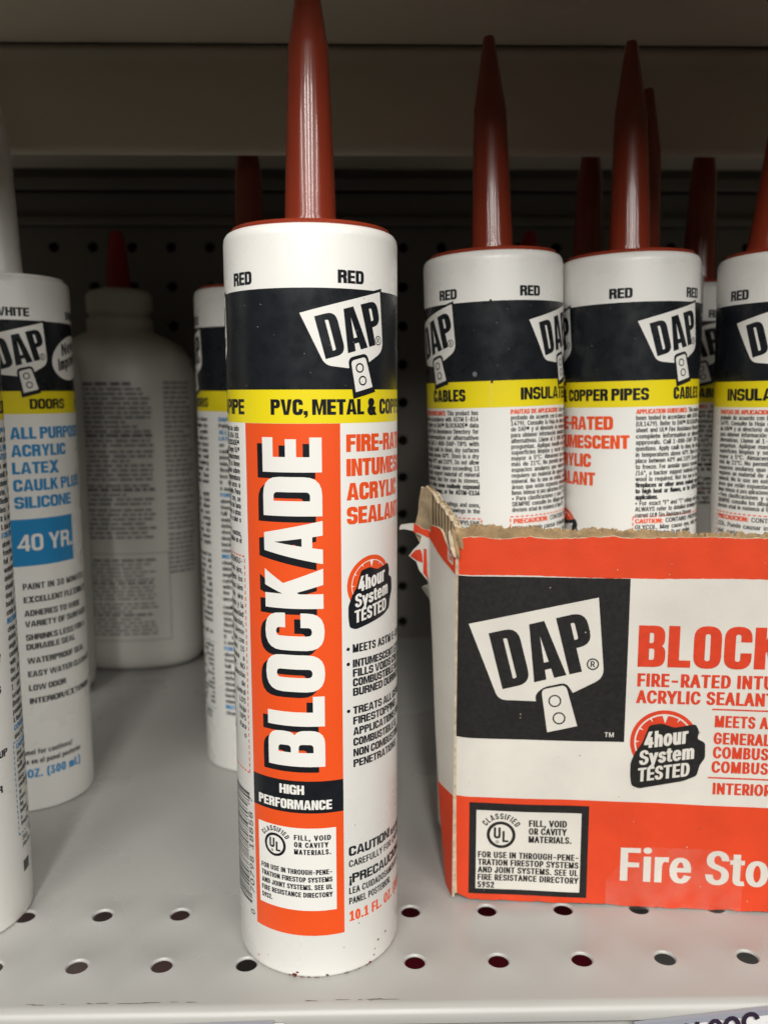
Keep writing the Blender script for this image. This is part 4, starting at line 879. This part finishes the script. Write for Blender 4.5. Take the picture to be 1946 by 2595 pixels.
# ------------------------------------------------------------------ the shelf the goods stand on
SX0,SX1,YF,YB=-.46,.72,-.0165,.3445
def shelf_deck():
    P=.0254; HR=.00305
    V,F,MI,SM=[],[],[],[]
    idx={}
    def v(x,y,z):
        k=(round(x,6),round(y,6),round(z,6))
        if k not in idx: idx[k]=len(V); V.append((x,y,z))
        return idx[k]
    n=32
    xs=[SX0]+[(-17.5+i)*P for i in range(46) if SX0<(-17.5+i)*P<SX1]+[SX1]
    rows=[(-.0127,.0127),(.0127,.0381)]
    for y0,y1 in rows:
        for i in range(len(xs)-1):
            x0,x1=xs[i],xs[i+1]
            if abs((x1-x0)-P)>1e-6:
                F.append((v(x0,y0,0),v(x1,y0,0),v(x1,y1,0),v(x0,y1,0))); continue
            cx,cy=(x0+x1)/2,(y0+y1)/2
            prof=[(.0046,0),(.0039,.00020),(.0035,.00016),(.0032,-.0001),(HR,-.0004),(HR,-.0006)]
            sq=[]
            for k in range(n):
                a=2*math.pi*k/n; c,s=math.cos(a),math.sin(a); m=max(abs(c),abs(s)); sq.append(v(cx+c/m*P/2,cy+s/m*P/2,0))
            prev=sq
            for r,z in prof:
                cur=[v(cx+r*math.cos(2*math.pi*k/n),cy+r*math.sin(2*math.pi*k/n),z) for k in range(n)]
                for k in range(n):
                    k2=(k+1)%n; F.append((prev[k],prev[k2],cur[k2],cur[k]))
                prev=cur
    F.append((v(SX0,.0381,0),v(SX1,.0381,0),v(SX1,YB,0),v(SX0,YB,0)))
    F.append((v(SX0,YF,0),v(SX1,YF,0),v(SX1,-.0127,0),v(SX0,-.0127,0)))
    # rolled front edge
    prev=(YF,0.0); R_=.0036
    prof=[(YF-R_*math.sin(a),.0001-R_+R_*math.cos(a)) for a in [math.radians(q) for q in range(12,91,13)]]+[(YF-R_,-.0044),(YF-R_+.0006,-.0051),(YF-R_+.0022,-.0053)]
    for q in prof:
        F.append((v(SX0,prev[0],prev[1]),v(SX0,q[0],q[1]),v(SX1,q[0],q[1]),v(SX1,prev[0],prev[1]))); prev=q
    n_plain=len(F)
    rr=random.Random(4)
    for _ in range(26):
        x=rr.uniform(-.03,.10); w=rr.uniform(.001,.006); y=-.0162+rr.uniform(-.0002,.0003); k=len(V)
        V+=[(x,y,.00012),(x+w,y,.00012),(x+w*.8,y+rr.uniform(.0001,.0003),.00012),(x+w*.2,y+.0002,.00012)]; F.append((k,k+1,k+2,k+3))
    me=mesh('deck',V,F,['shelf','grime'],[0]*n_plain+[1]*(len(F)-n_plain),smooth=True); me.set_sharp_from_angle(angle=math.radians(32))
    bm=bmesh.new(); bm.from_mesh(me); bmesh.ops.recalc_face_normals(bm,faces=bm.faces[:]); bm.to_mesh(me); bm.free()
    return me
sh=thing('metal_shelf','grey perforated steel shelf with rolled front edge that all the tubes stand on','shelf',(0,0,0))
link('deck',shelf_deck(),sh)
bm=bmesh.new(); box_bm(bm,SX0,SX1,-.0186,-.0160,-.031,-.0054); box_bm(bm,SX0,SX1,-.0205,-.0187,-.031,-.0265)
link('price_rail',bm_mesh('price_rail',bm,['shelf'],.0003),sh)
# tags in the rail
def tag_obj(label, pts, holder, digits):
    t=thing('price_tag',label,'price tag',(pts[0][0],-.0215,pts[0][1]))
    ox,oz=pts[0]
    me=mesh('card',[(x-ox,y,z-oz) for y in (.0,.0004) for x,z in pts],[(0,1,2,3),(7,6,5,4),(0,4,5,1),(1,5,6,2),(2,6,7,3),(3,7,4,0)],['tagw']); link('card',me,t)
    me=mesh('holder',[(x-ox,y,z-oz) for y in (-.0003,.0008) for x,z in holder],[(0,1,2,3),(7,6,5,4),(0,4,5,1),(1,5,6,2),(2,6,7,3),(3,7,4,0)],['tagb']); link('holder',me,t)
    if digits:
        V,F=[],[]
        for stroke,w in digits:
            for i in range(len(stroke)-1):
                a,b=Vector(stroke[i]),Vector(stroke[i+1]); d=(b-a).normalized(); n=Vector((-d.y,d.x))*w/2; a=a-d*w*.2; b=b+d*w*.2; k=len(V)
                for q in (a-n,b-n,b+n,a+n): V.append((q.x-ox,-.0006-.00002*i,q.y-oz))
                F.append((k,k+1,k+2,k+3))
        link('handwriting',mesh('handwriting',V,F,['marker']),t)
def arc(cx,cz,rx,rz,a0,a1,n=14): return [(cx+rx*math.cos(math.radians(a0+(a1-a0)*k/n)),cz+rz*math.sin(math.radians(a0+(a1-a0)*k/n))) for k in range(n+1)]
sl=math.tan(math.radians(4.6))
def tz(x): return -.0044+(x-.1635)*.108
def td(x): return tz(x)+.0010
tag_obj('white shelf tag with handwritten dark digits in a tilted grey holder, lower right',
  [(.1670,tz(.1670)-.021),(.2300,tz(.2300)-.021),(.2300,tz(.2300)-.0016),(.1670,tz(.1670)-.0016)],
  [(.1620,tz(.1620)-.0016),(.2300,tz(.2300)-.0016),(.2300,tz(.2300)+.0002),(.1620,tz(.1620)+.0002)],
  [([(.1765,td(.1765)-.0024),(.1750,td(.175)-.0075),(.1800,td(.18)-.0075)],.0012),([(.1795,td(.1795)-.0022),(.1790,td(.179)-.0110)],.0012),
   (arc(.1845,td(.1845)-.0062,.0020,.0040,0,360),.0012),(arc(.1892,td(.1892)-.0046,.0019,.0026,-20,340),.0013),([(.1910,td(.191)-.0045),(.1900,td(.19)-.0115)],.0012),
   (arc(.1945,td(.1945)-.0036,.0020,.0022,20,250),.0013),(arc(.1945,td(.1945)-.0080,.0020,.0026,90,-130),.0013)])
tag_obj('small white shelf tag corner under the shelf edge, below the front tube',
  [(.0300,-.0300),(.0640,-.0300),(.0640,-.0028),(.0300,-.0034)],[(.0300,-.0036),(.0612,-.0029),(.0612,-.0023),(.0300,-.0030)],None)
bm=bmesh.new(); box_bm(bm,SX0,SX1,-.03,.46,-.372,-.3552); link('base_deck',bm_mesh('base_deck',bm,['shelf'],.002),sh)
# cartons stored under the perforated shelf, glimpsed through its holes
def carton(label,x0,x1,y0,y1,zt,m):
    t=thing('carton',label,'carton',((x0+x1)/2,(y0+y1)/2,zt-.20)); bm=bmesh.new(); box_bm(bm,-(x1-x0)/2,(x1-x0)/2,-(y1-y0)/2,(y1-y0)/2,0,.20)
    link('case',bm_mesh('case',bm,[m],.0006),t); bm=bmesh.new(); box_bm(bm,-(x1-x0)/2,(x1-x0)/2,-.02,.02,.2003,.2006); link('sealing_tape',bm_mesh('sealing_tape',bm,[m]),t)
carton('maroon carton under the shelf, glimpsed through the holes right of the front tube',.098,.236,.10,.42,-.155,'maroon')
carton('grey carton under the shelf, glimpsed through the rightmost holes',.242,.40,.10,.42,-.155,'greycard')
carton('pinkish carton under the shelf, glimpsed through the leftmost holes',-.24,-.060,.10,.42,-.155,'pinkgrey')

# ------------------------------------------------------------------ pegboard back and the shelf overhead
def pegboard():
    P=.0254; Y=.346; V,F=[],[]; idx={}
    def v(x,y,z):
        k=(round(x,6),round(y,6),round(z,6))
        if k not in idx: idx[k]=len(V); V.append((x,y,z))
        return idx[k]
    x_off=-.1165-.0127; z_off=.2652+.0127; n=16
    nx=34
    for j in range(11):
        z1=z_off-j*P; z0=z1-P
        for i in range(-12,nx-12+8):
            x0=x_off+i*P; x1=x0+P; cx,cz=(x0+x1)/2,(z0+z1)/2; sq=[]
            for k in range(n):
                a=2*math.pi*k/n; c,s=math.cos(a),math.sin(a); m=max(abs(c),abs(s)); sq.append(v(cx+c/m*P/2,Y,cz+s/m*P/2))
            cur=[v(cx+.0034*math.cos(2*math.pi*k/n),Y,cz+.0034*math.sin(2*math.pi*k/n)) for k in range(n)]
            bk=[v(cx+.0034*math.cos(2*math.pi*k/n),Y+.003,cz+.0034*math.sin(2*math.pi*k/n)) for k in range(n)]
            for k in range(n):
                k2=(k+1)%n; F.append((sq[k],cur[k],cur[k2],sq[k2])); F.append((cur[k],bk[k],bk[k2],cur[k2]))
    return mesh('panel',V,F,['dark_steel'])
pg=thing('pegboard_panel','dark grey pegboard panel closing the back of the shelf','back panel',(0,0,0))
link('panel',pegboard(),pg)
bm=bmesh.new(); box_bm(bm,SX0,SX1,.351,.353,-.06,.345); link('light_block',bm_mesh('light_block',bm,['black']),pg)  # added sheet: stops world light coming through the holes, keeps them dark
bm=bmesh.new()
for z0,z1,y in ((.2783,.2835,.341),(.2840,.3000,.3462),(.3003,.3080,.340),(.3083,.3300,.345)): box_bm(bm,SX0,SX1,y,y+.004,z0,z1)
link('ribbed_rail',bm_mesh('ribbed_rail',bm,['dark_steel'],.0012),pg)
ov=thing('metal_shelf','underside of the grey steel shelf overhead with a downturned flange, in shadow','shelf',(0,0,.313))
def overhead():
    V,F=[],[]
    # section in (y,z): front lip, underside, flange hem, then the rear part
    sec=[(-0.0850,.036),(-0.0855,.004),(-0.0840,.001),(-0.0810,0.0),(.1385,0.0),(.1392,.0012)]
    for y,z in sec: V+= [(SX0,y,z),(SX1,y,z)]
    for i in range(len(sec)-1): F.append((2*i,2*i+1,2*i+3,2*i+2))
    return mesh('pan',V,F,['under'],smooth=False)
link('pan',overhead(),ov)
bm=bmesh.new(); box_bm(bm,SX0,SX1,-0.0848,.352,.0365,.0380); box_bm(bm,SX0,SX1,.1480,.3440,.0010,.0022); link('top_sheet',bm_mesh('top_sheet',bm,['under']),ov)
def flange():
    V,F=[],[]
    sec=[(.1455,.0005),(.1408,.0004),(.1399,-.0012),(.1396,-.0030),(.1404,-.0055),(.1404,-.0080),(.1401,-.0105),(.1403,-.0350),(.1404,-.0395),(.1411,-.0418),(.1425,-.0430),(.1440,-.0425),(.1448,-.0405),(.1450,-.0300),(.1450,.0005)]
    for y,z in sec: V+= [(SX0,y,z),(SX1,y,z)]
    n=len(sec)
    for i in range(n-1): F.append((2*i,2*i+2,2*i+3,2*i+1))
    me=mesh('flange',V,F,['under'],smooth=True); me.set_sharp_from_angle(angle=math.radians(50)); return me
link('flange',flange(),ov)

# ------------------------------------------------------------------ the torn orange display box
BO=Vector((.1165,.0318,0)); BD=Vector((.99499121,-.09996244,0)); BN=Vector((-.09996244,-.99499121,0))
bx=thing('cardboard_box','orange and white cardboard box with torn top edge holding the sealant tubes','box',(.1165,.0318,0))
BW,BDEP=207.0,172.0
rn=random.Random(77)
def nz(x,seed,f): 
    x=x*f+seed*17.3; i=math.floor(x); t=x-i; t=t*t*(3-2*t)
    h=lambda k: (math.sin(k*127.1+seed*311.7)*43758.5453)%1.0
    return h(i)*(1-t)+h(i+1)*t
def bow(s,z):
    """how far (mm) the limp front panel stands off its plane: rounded left corner, soft waves"""
    e=0.0
    if s<6: e-= ((6-s)/6)**2*1.3
    return e+.35*math.sin(s*.06+.4)*math.sin(z*.035)+.12*math.sin(s*.21)*math.sin(z*.11+1)
def boxpt(s,z,off): 
    q=BD*(s*.001)+BN*((bow(s,z)+off)*.001); return (q.x,q.y,z*.001)
def top_print(s): return 124.6+s*.016+ .9*(nz(s,1,.12)-.5)+1.1*max(0,nz(s,2,.45)-.62)*(1 if s>22 else .2)+.35*(nz(s,3,1.3)-.5)
def bot_print(s):
    b=.25+.5*nz(s,4,.35)+.35*nz(s,5,1.1)
    if s<6: b+= (6-s)**1.5*.16
    return b
def front_liner():
    V,F,MI=[],[],[]; S=[i*.8 for i in range(int(BW/.8)+1)]
    lo=[37.3*k/16 for k in range(16)]; mid=[37.3+75.3*k/34 for k in range(34)]; hi=[112.6+(124.0-112.6)*k/6 for k in range(6)]
    rowsz=lo+mid+hi+[130]; j0,j1=16,50
    for s in S:
        t,b=top_print(s),bot_print(s)
        for j,z in enumerate(rowsz):
            zz=b if j==0 else (t if j==len(rowsz)-1 else z)
            if 0<j<6: zz=max(z,b+.1*j)
            if j>len(rowsz)-6: zz=min(zz,t)
            if j==j0: zz=37.3+.25*math.sin(s*.05)
            if j==j1: zz=112.6+.2*math.sin(s*.09)+.15*(nz(s,9,.9)-.5)
            V.append(boxpt(s,zz,0.0))
    m=len(rowsz)
    for i in range(len(S)-1):
        for j in range(m-1):
            F.append((i*m+j,(i+1)*m+j,(i+1)*m+j+1,i*m+j+1)); MI.append(0 if (j<j0 or j>=j1) else 1)
    n0=len(V)                                       # thickness: top and bottom torn edges, back skin
    for i,s in enumerate(S):
        for j in range(m):
            q=V[i*m+j]; z=q[2]*1000
            if j==m-1: z+=.30*nz(s,6,1.7)
            V.append(boxpt(s,z,-.55))
    for i in range(len(S)-1):
        F.append((i*m+m-1,(i+1)*m+m-1,n0+(i+1)*m+m-1,n0+i*m+m-1)); MI.append(2)
        F.append((i*m,n0+i*m,n0+(i+1)*m,(i+1)*m)); MI.append(2)
        for j in range(m-1): F.append((n0+i*m+j,n0+i*m+j+1,n0+(i+1)*m+j+1,n0+(i+1)*m+j)); MI.append(3)
    for j in range(m-1): F.append((j,j+1,n0+j+1,n0+j)); MI.append(0 if (j<j0 or j>=j1-3) else (3 if j>j0+9 else 1))
    me=mesh('front_panel',V,F,['b_or','b_wh','torn','kraft'],MI,smooth=True); me.set_sharp_from_angle(angle=math.radians(40)); return me
fp=link('front_panel',front_liner(),bx)
def core(name,S,topf,back,front,zlow,pt,m='kraft',seed=1):
    """ragged corrugated board left standing behind a torn liner: jittered thick sheet"""
    V,F=[],[]; r2=random.Random(seed); lay=4
    for s in S:
        t=topf(s)
        for k in range(lay+1):
            o=front+(back-front)*k/lay
            V.append(pt(s,zlow,o)); V.append(pt(s+r2.uniform(-.3,.3),t-3.0+r2.uniform(-.5,.5),o+r2.uniform(-.12,.12) if 0<k<lay else o))
            V.append(pt(s+r2.uniform(-.35,.35),t+r2.uniform(-.75,.55)-(.5 if k in(0,lay) else 0),o))
    w=3*(lay+1)
    for i in range(len(S)-1):
        a,b=i*w,(i+1)*w
        F.append((a,b,b+1,a+1)); F.append((a+1,b+1,b+2,a+2))
        e=3*lay; F.append((a+e+1,b+e+1,b+e,a+e)); F.append((a+e+2,b+e+2,b+e+1,a+e+1))
        for k in range(lay): F.append((a+3*k+2,b+3*k+2,b+3*k+5,a+3*k+5))
    return mesh(name,V,F,[m])
def top_core(s):
    base=128.6-1.9*min(1,s/90)+1.0*(nz(s,12,.22)-.5)+.9*(nz(s,13,.8)-.5)
    if s<5: base-= (5-s)*.35
    return base
link('torn_core',core('torn_core',[.8+i*.55 for i in range(int((BW-1)/.55))],top_core,-3.3,-.75,116.0,boxpt,'kraft',3),bx)

# front print
p=Print()
p.add(rect(.3,58.0,54.8,112.4),0,'b_ink'); 
k_=1.635
def mark_on_box(p):
    P=lambda l:[(a,b) for a,b in l]
    plate=rounded(P([(4.0,96.6),(13.9,71.4),(26.4,71.2),(37.2,74.0),(47.6,79.6),(45.1,106.1)]),[0,2.6,0,0,3.2,0])
    if area2(plate)<0: plate=plate[::-1]
    p.add(fill([plate]),1,'b_wh')
    ko=rounded([(25.6,73.2),(28.2,76.0),(35.6,77.8),(38.3,73.6),(40.9,62.2),(29.2,59.4)],[1.6,1.8,2.0,1,0,0])
    if area2(ko)<0: ko=ko[::-1]
    p.add(fill([ko]),2,'b_ink')
    kn=rounded([(27.7,75.2),(35.5,77.0),(39.5,63.2),(29.9,60.8)],[1.6,1.8,0,0])
    if area2(kn)<0: kn=kn[::-1]
    p.add(fill([kn]),3,'b_wh')
    for c in ((32.1,71.5),(33.6,65.7)): p.add(ring(c[0],c[1],1.62,2.08),4,'b_ink')
    T,w=heavy_run('DAP',19.2,w=31.6,s=.215,t=.145,gap=.05); p.add(xf(T,15.2,75.0,14.4),2,'b_ink')
    p.add(ring(43.9,84.1,1.5,1.95),2,'b_ink'); T,w=run('R',1.9,sx=.85,bold=.06); p.add(xf(T,43.9-w/2,83.2),2,'b_ink')
mark_on_box(p)
p.text('TM',48.4,59.6,1.55,m='b_wh',w=3.0,bold=.03,layer=1)
p.text('BLOCKADE',58.0,83.6,13.7,w=73.5,m='b_red',layer=0,heavy=dict(s=.255,t=.175,gap=.06))
p.text('FIRE-RATED INTUMESCENT',58.2,77.1,4.2,w=66.0,m='b_red',bold=.085,layer=0)
p.text('ACRYLIC SEALANT',58.0,71.5,4.15,w=43.4,m='b_red',bold=.085,layer=0)
p.add(rect(82.1,69.65,150,70.15),0,'b_red'); p.add(rect(81.9,46.5,150,47.0),0,'b_red')
for s,x,z,w in (('MEETS ASTM E-814',83.2,64.0,38),('GENERAL FIRESTOPPING FOR',83.1,58.3,56),('COMBUSTIBLE & NON-',83.1,53.5,45),('COMBUSTIBLE PENETRATIONS',82.9,48.6,62),('INTERIOR/EXTERIOR',83.6,41.2,40)):
    p.text(s,x,z,3.75,w=w,m='b_red',layer=0,bold=.082)
tested_badge(p,67.5,58.4,1.0,0,'b_red','b_ink','b_wh',solid=False)
p.add(rect(5.0,2.85,44.3,35.5),0,'b_ink'); p.add(rect(7.35,4.75,41.9,32.85),1,'b_wh')
listing_mark(p,15.6,24.4,1.31,2,'b_ink')
for i,(s,w) in enumerate((('FILL, VOID',12.5),('OR CAVITY',12.6),('MATERIALS.',14.2))): p.text(s,24.7,27.8-2.85*i,2.2,w=w,m='b_ink',layer=2,bold=.09)
for i,(s,w) in enumerate((('FOR USE IN THROUGH-PENE-',33.3),('TRATION FIRESTOP SYSTEMS',33.4),('AND JOINT SYSTEMS. SEE UL',33.3),('FIRE RESISTANCE DIRECTORY',33.6),('59S2',5.6))): p.text(s,8.0,16.1-2.72*i,2.1,w=w,m='b_ink',layer=2,bold=.085)
p.text('Fire Stop Sealant',55.1,9.8,11.3,w=106.0,m='b_wh',bold=.06,boldy=.018,track=.075,layer=0)
rr=random.Random(15)
for _ in range(34):                                        # specks and rubbed spots on the card
    x,z,r=rr.uniform(2,100),rr.uniform(3,120),rr.uniform(.08,.26)
    p.add(fill([np.array([(x+r*rr.uniform(.5,1.4)*math.cos(q),z+r*rr.uniform(.4,1.2)*math.sin(q)) for q in np.linspace(0,6.28,8)[:-1]])]),4,rr.choice(('grime','torn','torn')))
def on_box(P,layer):
    return np.array([boxpt(s,z,(.10+.035*layer)) for s,z in P])
V,F,names,Mi=p.wrap(on_box,1.6,2.0)
link('front_print',mesh('front_print',V,F,names,Mi),fp)
# clear tape lapped over the lower edge
V,F=[],[]; S=[50.5+i*1.1 for i in range(41)]; Z=[-0.9,-.2,.6,2,4,7,10,13,16,19,21.6]
for s in S:
    for j,z in enumerate(Z):
        zz=z
        if j==len(Z)-1: zz=8+14*min(1,max(0,(s-49)/11))-.4*nz(s,31,.5)-7*max(0,(s-86)/9)**2
        else: zz=min(z,8+14*min(1,max(0,(s-49)/11))-.3*(len(Z)-j))
        crumple=.35*nz(s+z*2.3,33,.6)*(1 if z<4 else .25)+(1.6*max(0,1-abs(s-52.5)/9)+.5*nz(s,35,.35) if j<2 else 0)
        V.append(boxpt(s,zz if j>1 else max(.05,zz+.9),.34+crumple))
m_=len(Z)
for i in range(len(S)-1):
    for j in range(m_-1): F.append((i*m_+j,(i+1)*m_+j,(i+1)*m_+j+1,i*m_+j+1))
link('clear_tape',mesh('clear_tape',V,F,['tape'],smooth=True),bx)

# left side panel: limp board that flares outward at the top and curves in behind
FL=[(0,.18),(10,.29),(28,.47),(52,.68),(81,.85),(100,1),(200,1)]
def flare(z): return float(np.interp(z,[q[0] for q in FL],[q[1] for q in FL]))
def sidept(pp,z,off=0.0):
    """depth along the side (0 = front corner) and height -> point; the board is pushed outward by the tubes, most at the top"""
    g=flare(z); fx,fy=116.2-7.7*g,32.2+13.3*(.55+.45*g); t=min(pp,53)/53
    x,y=116.2+(fx-116.2)*t,32.2+(fy-32.2)*t
    L=math.hypot(fx-116.2,fy-32.2); nx,ny=-(fy-32.2)/L,(fx-116.2)/L
    if pp>53:
        e=pp-53; k=min(1,max(0,(z-97)/3.5))
        x+= k*(-.85*e)+(1-k)*(.09*e); y+= k*(.10*e)+(1-k)*e
        if k>.5: nx,ny=-.25,-.97
    r=(y+238)/(31.8+min(pp,53)+238); w=min(1,max(0,(z-60)/50)); z+= w*((171.3+(z-171.3)*r)-z)
    return ((x+nx*off)*.001-BO.x,(y+ny*off)*.001-BO.y,z*.001)
def sheet(name,outline,m,off,th,step=2.2,holes=()):
    """outline in (depth, height) mm -> thick curved sheet"""
    out=np.array(outline,float)
    if area2(out)<0: out=out[::-1]
    q=[]
    for i in range(len(out)):
        a,b=out[i],out[(i+1)%len(out)]; n=max(1,int(np.linalg.norm(b-a)/step))
        q+= [a+(b-a)*k/n for k in range(n)]
    q=np.array(q)
    gx=[Vector(t) for t in q]; nb=len(gx)
    x0,x1,y0,y1=q[:,0].min(),q[:,0].max(),q[:,1].min(),q[:,1].max()
    xs=np.arange(x0+1,x1,step); ys=np.arange(y0+1,y1,step*2)
    for x in xs:
        for y in ys:
            if wind((x,y),[q])!=0: gx.append(Vector((x,y)))
    Vv,_,Ff,_,_,_=delaunay_2d_cdt(gx,[(i,(i+1)%nb) for i in range(nb)],[],0,1e-5)
    tri=[f for f in Ff if wind(np.mean([Vv[i][:] for i in f],axis=0),[q])!=0]
    V=[sidept(v.x,v.y,off) for v in Vv]+[sidept(v.x,v.y,off-th) for v in Vv]; n=len(Vv)
    F=[tuple(f) for f in tri]+[tuple(n+i for i in reversed(f)) for f in tri]
    # rim
    cnt={}
    for f in tri:
        for a,b in zip(f,list(f[1:])+[f[0]]): cnt[(a,b)]=1
    rim=[(a,b) for (a,b) in cnt if (b,a) not in cnt]
    F+= [(b,a,n+a,n+b) for a,b in rim]
    me=mesh(name,V,F,[m,'torn'],[0]*(2*len(tri))+[1]*len(rim))
    bm=bmesh.new(); bm.from_mesh(me); bmesh.ops.recalc_face_normals(bm,faces=bm.faces[:]); bm.to_mesh(me); bm.free()
    me.polygons.foreach_set('use_smooth',[True]*len(me.polygons)); me.set_sharp_from_angle(angle=math.radians(45)); return me
FT=[(64.6,120.0),(64.0,120.9),(61.2,121.3),(59,121.4),(57.2,120.6),(55.7,119.3),(49.2,118.4),(48.6,121.3),(36,122.6),(30,122.9),(25.2,122.3),(20.4,120.4),(14,119.2),(8,120.6),(3,119.2),(0,118.6)]
LL=[(64.6,119.0),(62.7,119.2),(59,118.4),(58,117.4),(56,116.5),(56.7,113.6),(59,111.4),(60.9,109),(58,107.0),(56.9,104.4),(55.2,102.6),(53.4,100.6)]
sp=link('side_panel',sheet('side_panel',FT+[(0,.8),(20,.3),(70,.3),(150,.3),(150,90),(70,97),(53.4,99.6)]+LL[::-1],'b_wh',0,.7),bx)
bound=[(59,118),(57.1,117.7),(54.6,116.6),(49.2,115.8),(42,114.8),(34.8,113.8),(22.8,113.0),(12,112.9),(0.05,112.9)]
def sideprint(name,outline,m,off,th=.12): return link(name,sheet(name,outline,m,off,th,step=1.6),sp)
sideprint('orange_stripe',FT[3:-1]+[(0.05,118.4)]+bound[::-1],'b_or',.18)
sideprint('orange_stripe',[(.05,1.0),(20,.6),(60,.6),(120,.6),(120,37.5),(60,37.5),(.05,37.3)],'b_or',.18)
sideprint('torn_lettering',[(60.4,109.1),(58.4,111.0),(56.4,111.4),(55.6,109.4),(55.4,106.8),(57.6,107.4)],'b_red',.2)
sideprint('torn_lettering',[(55.0,111.6),(53.9,111.4),(53.6,104.0),(53.0,101.2),(55.2,103.4)],'b_red',.2)
for s,pp,z in (('RED',9.6,115.0),):
    T,w=run('RED',5.2,w=11,bold=.05); T=xf(T,0,0); 
    T[...,0]=pp+11-T[...,0]-6
    V=[sidept(a,b+z,.30) for a,b in T.reshape(-1,2)]; F=[(3*i,3*i+1,3*i+2) for i in range(len(T))]
    link('side_print',mesh('side_print',V,F,['b_wh']),sp)
# exposed fluting where the liner was ripped away
KT=[(59.4,118.5),(58.6,121.2),(57.5,125.6),(57.3,129.6),(56.6,133.6),(56.4,135.2),(55.6,134.6),(54.4,135.7),(53.6,134.6),(51,133.4),(45,132.0),(41,130.7),(36,131.2),(30.6,130.3),(26,130.4),(23.4,129.0),(18,129.2),(13.8,128.2),(10,128.6),(6,127.2),(2,126.6),(.4,125.4)]
link('torn_side_core',sheet('torn_side_core',KT+[(.4,2),(53,2),(53,97),(56,112)],'flute',-.75,2.6,step=1.5),bx)
# rolled rags of kraft at the torn corner and a ragged rim along the side
def rag(name,pts,w,seed,m='kraft'):
    r2=random.Random(seed); V,F=[],[]; n=7
    for i,(x,y,z) in enumerate(pts):
        r=w*(1-.55*abs(2*i/(len(pts)-1)-1))
        for k in range(n):
            a=2*math.pi*k/n; V.append((x*.001-BO.x+r*.001*math.cos(a)*r2.uniform(.5,1.2),y*.001-BO.y+r*.0006*math.sin(a),z*.001+r*.001*math.sin(a)*r2.uniform(.5,1.25)))
    for i in range(len(pts)-1):
        for k in range(n): F.append((i*n+k,i*n+(k+1)%n,(i+1)*n+(k+1)%n,(i+1)*n+k))
    return link(name,mesh(name,V,F,[m]),bx)
rag('torn_shred',[(114.2,33.0,126.6),(114.6,32.4,124.4),(115.0,31.9,122.0),(115.4,31.6,120.0),(115.8,31.5,118.9)],1.05,5,'torn')
rag('torn_shred',[(115.2,33.4,127.4),(115.8,32.6,125.0),(116.3,32.0,122.6),(116.6,31.7,120.4),(117.0,31.5,118.6)],.95,6,'kraft')
rag('torn_shred',[(116.2,34.0,127.9),(117.0,32.9,126.4),(117.8,32.5,124.2),(118.2,32.4,121.5)],1.2,7,'kraft')
rx=[q[0] for q in KT[::-1]]; rz=[q[1] for q in KT[::-1]]; pts=[]
for i in range(34):
    pp=1.5+i*1.6; a=sidept(pp,float(np.interp(pp,rx,rz))-.3+.5*math.sin(i*1.7),-2.3); pts.append(((a[0]+BO.x)*1000,(a[1]+BO.y)*1000,a[2]*1000))
rag('torn_rim',pts,.9,9,'kraft')
# the plain panels out of sight: right, back, bottom
bm=bmesh.new()
def slab(p0,p1,th,z0,z1):
    d=(p1-p0).normalized(); n=Vector((-d.y,d.x,0))*th
    q=[p0,p1,p1+n,p0+n]; v=[bm.verts.new((a.x,a.y,z)) for z in (z0,z1) for a in q]
    for f in ((3,2,1,0),(4,5,6,7),(0,1,5,4),(1,2,6,5),(2,3,7,6),(3,0,4,7)): bm.faces.new([v[i] for i in f])
a=BD*.207; inn=-BN
slab(a+inn*.0005,a+inn*.180,.003,.0008,.122); slab(a+inn*.183,inn*.183+BD*.006,.003,.0008,.122)
link('rear_panels',bm_mesh('rear_panels',bm,['kraft']),bx)
bm=bmesh.new(); v=[bm.verts.new((q.x,q.y,z)) for z in (.0010,.0030) for q in (BD*.003+inn*.004,a+inn*.004-BD*.004,a+inn*.180-BD*.004,BD*.004+inn*.180)]
for f in ((3,2,1,0),(4,5,6,7),(0,1,5,4),(1,2,6,5),(2,3,7,6),(3,0,4,7)): bm.faces.new([v[i] for i in f])
link('base_panel',bm_mesh('base_panel',bm,['kraft']),bx)
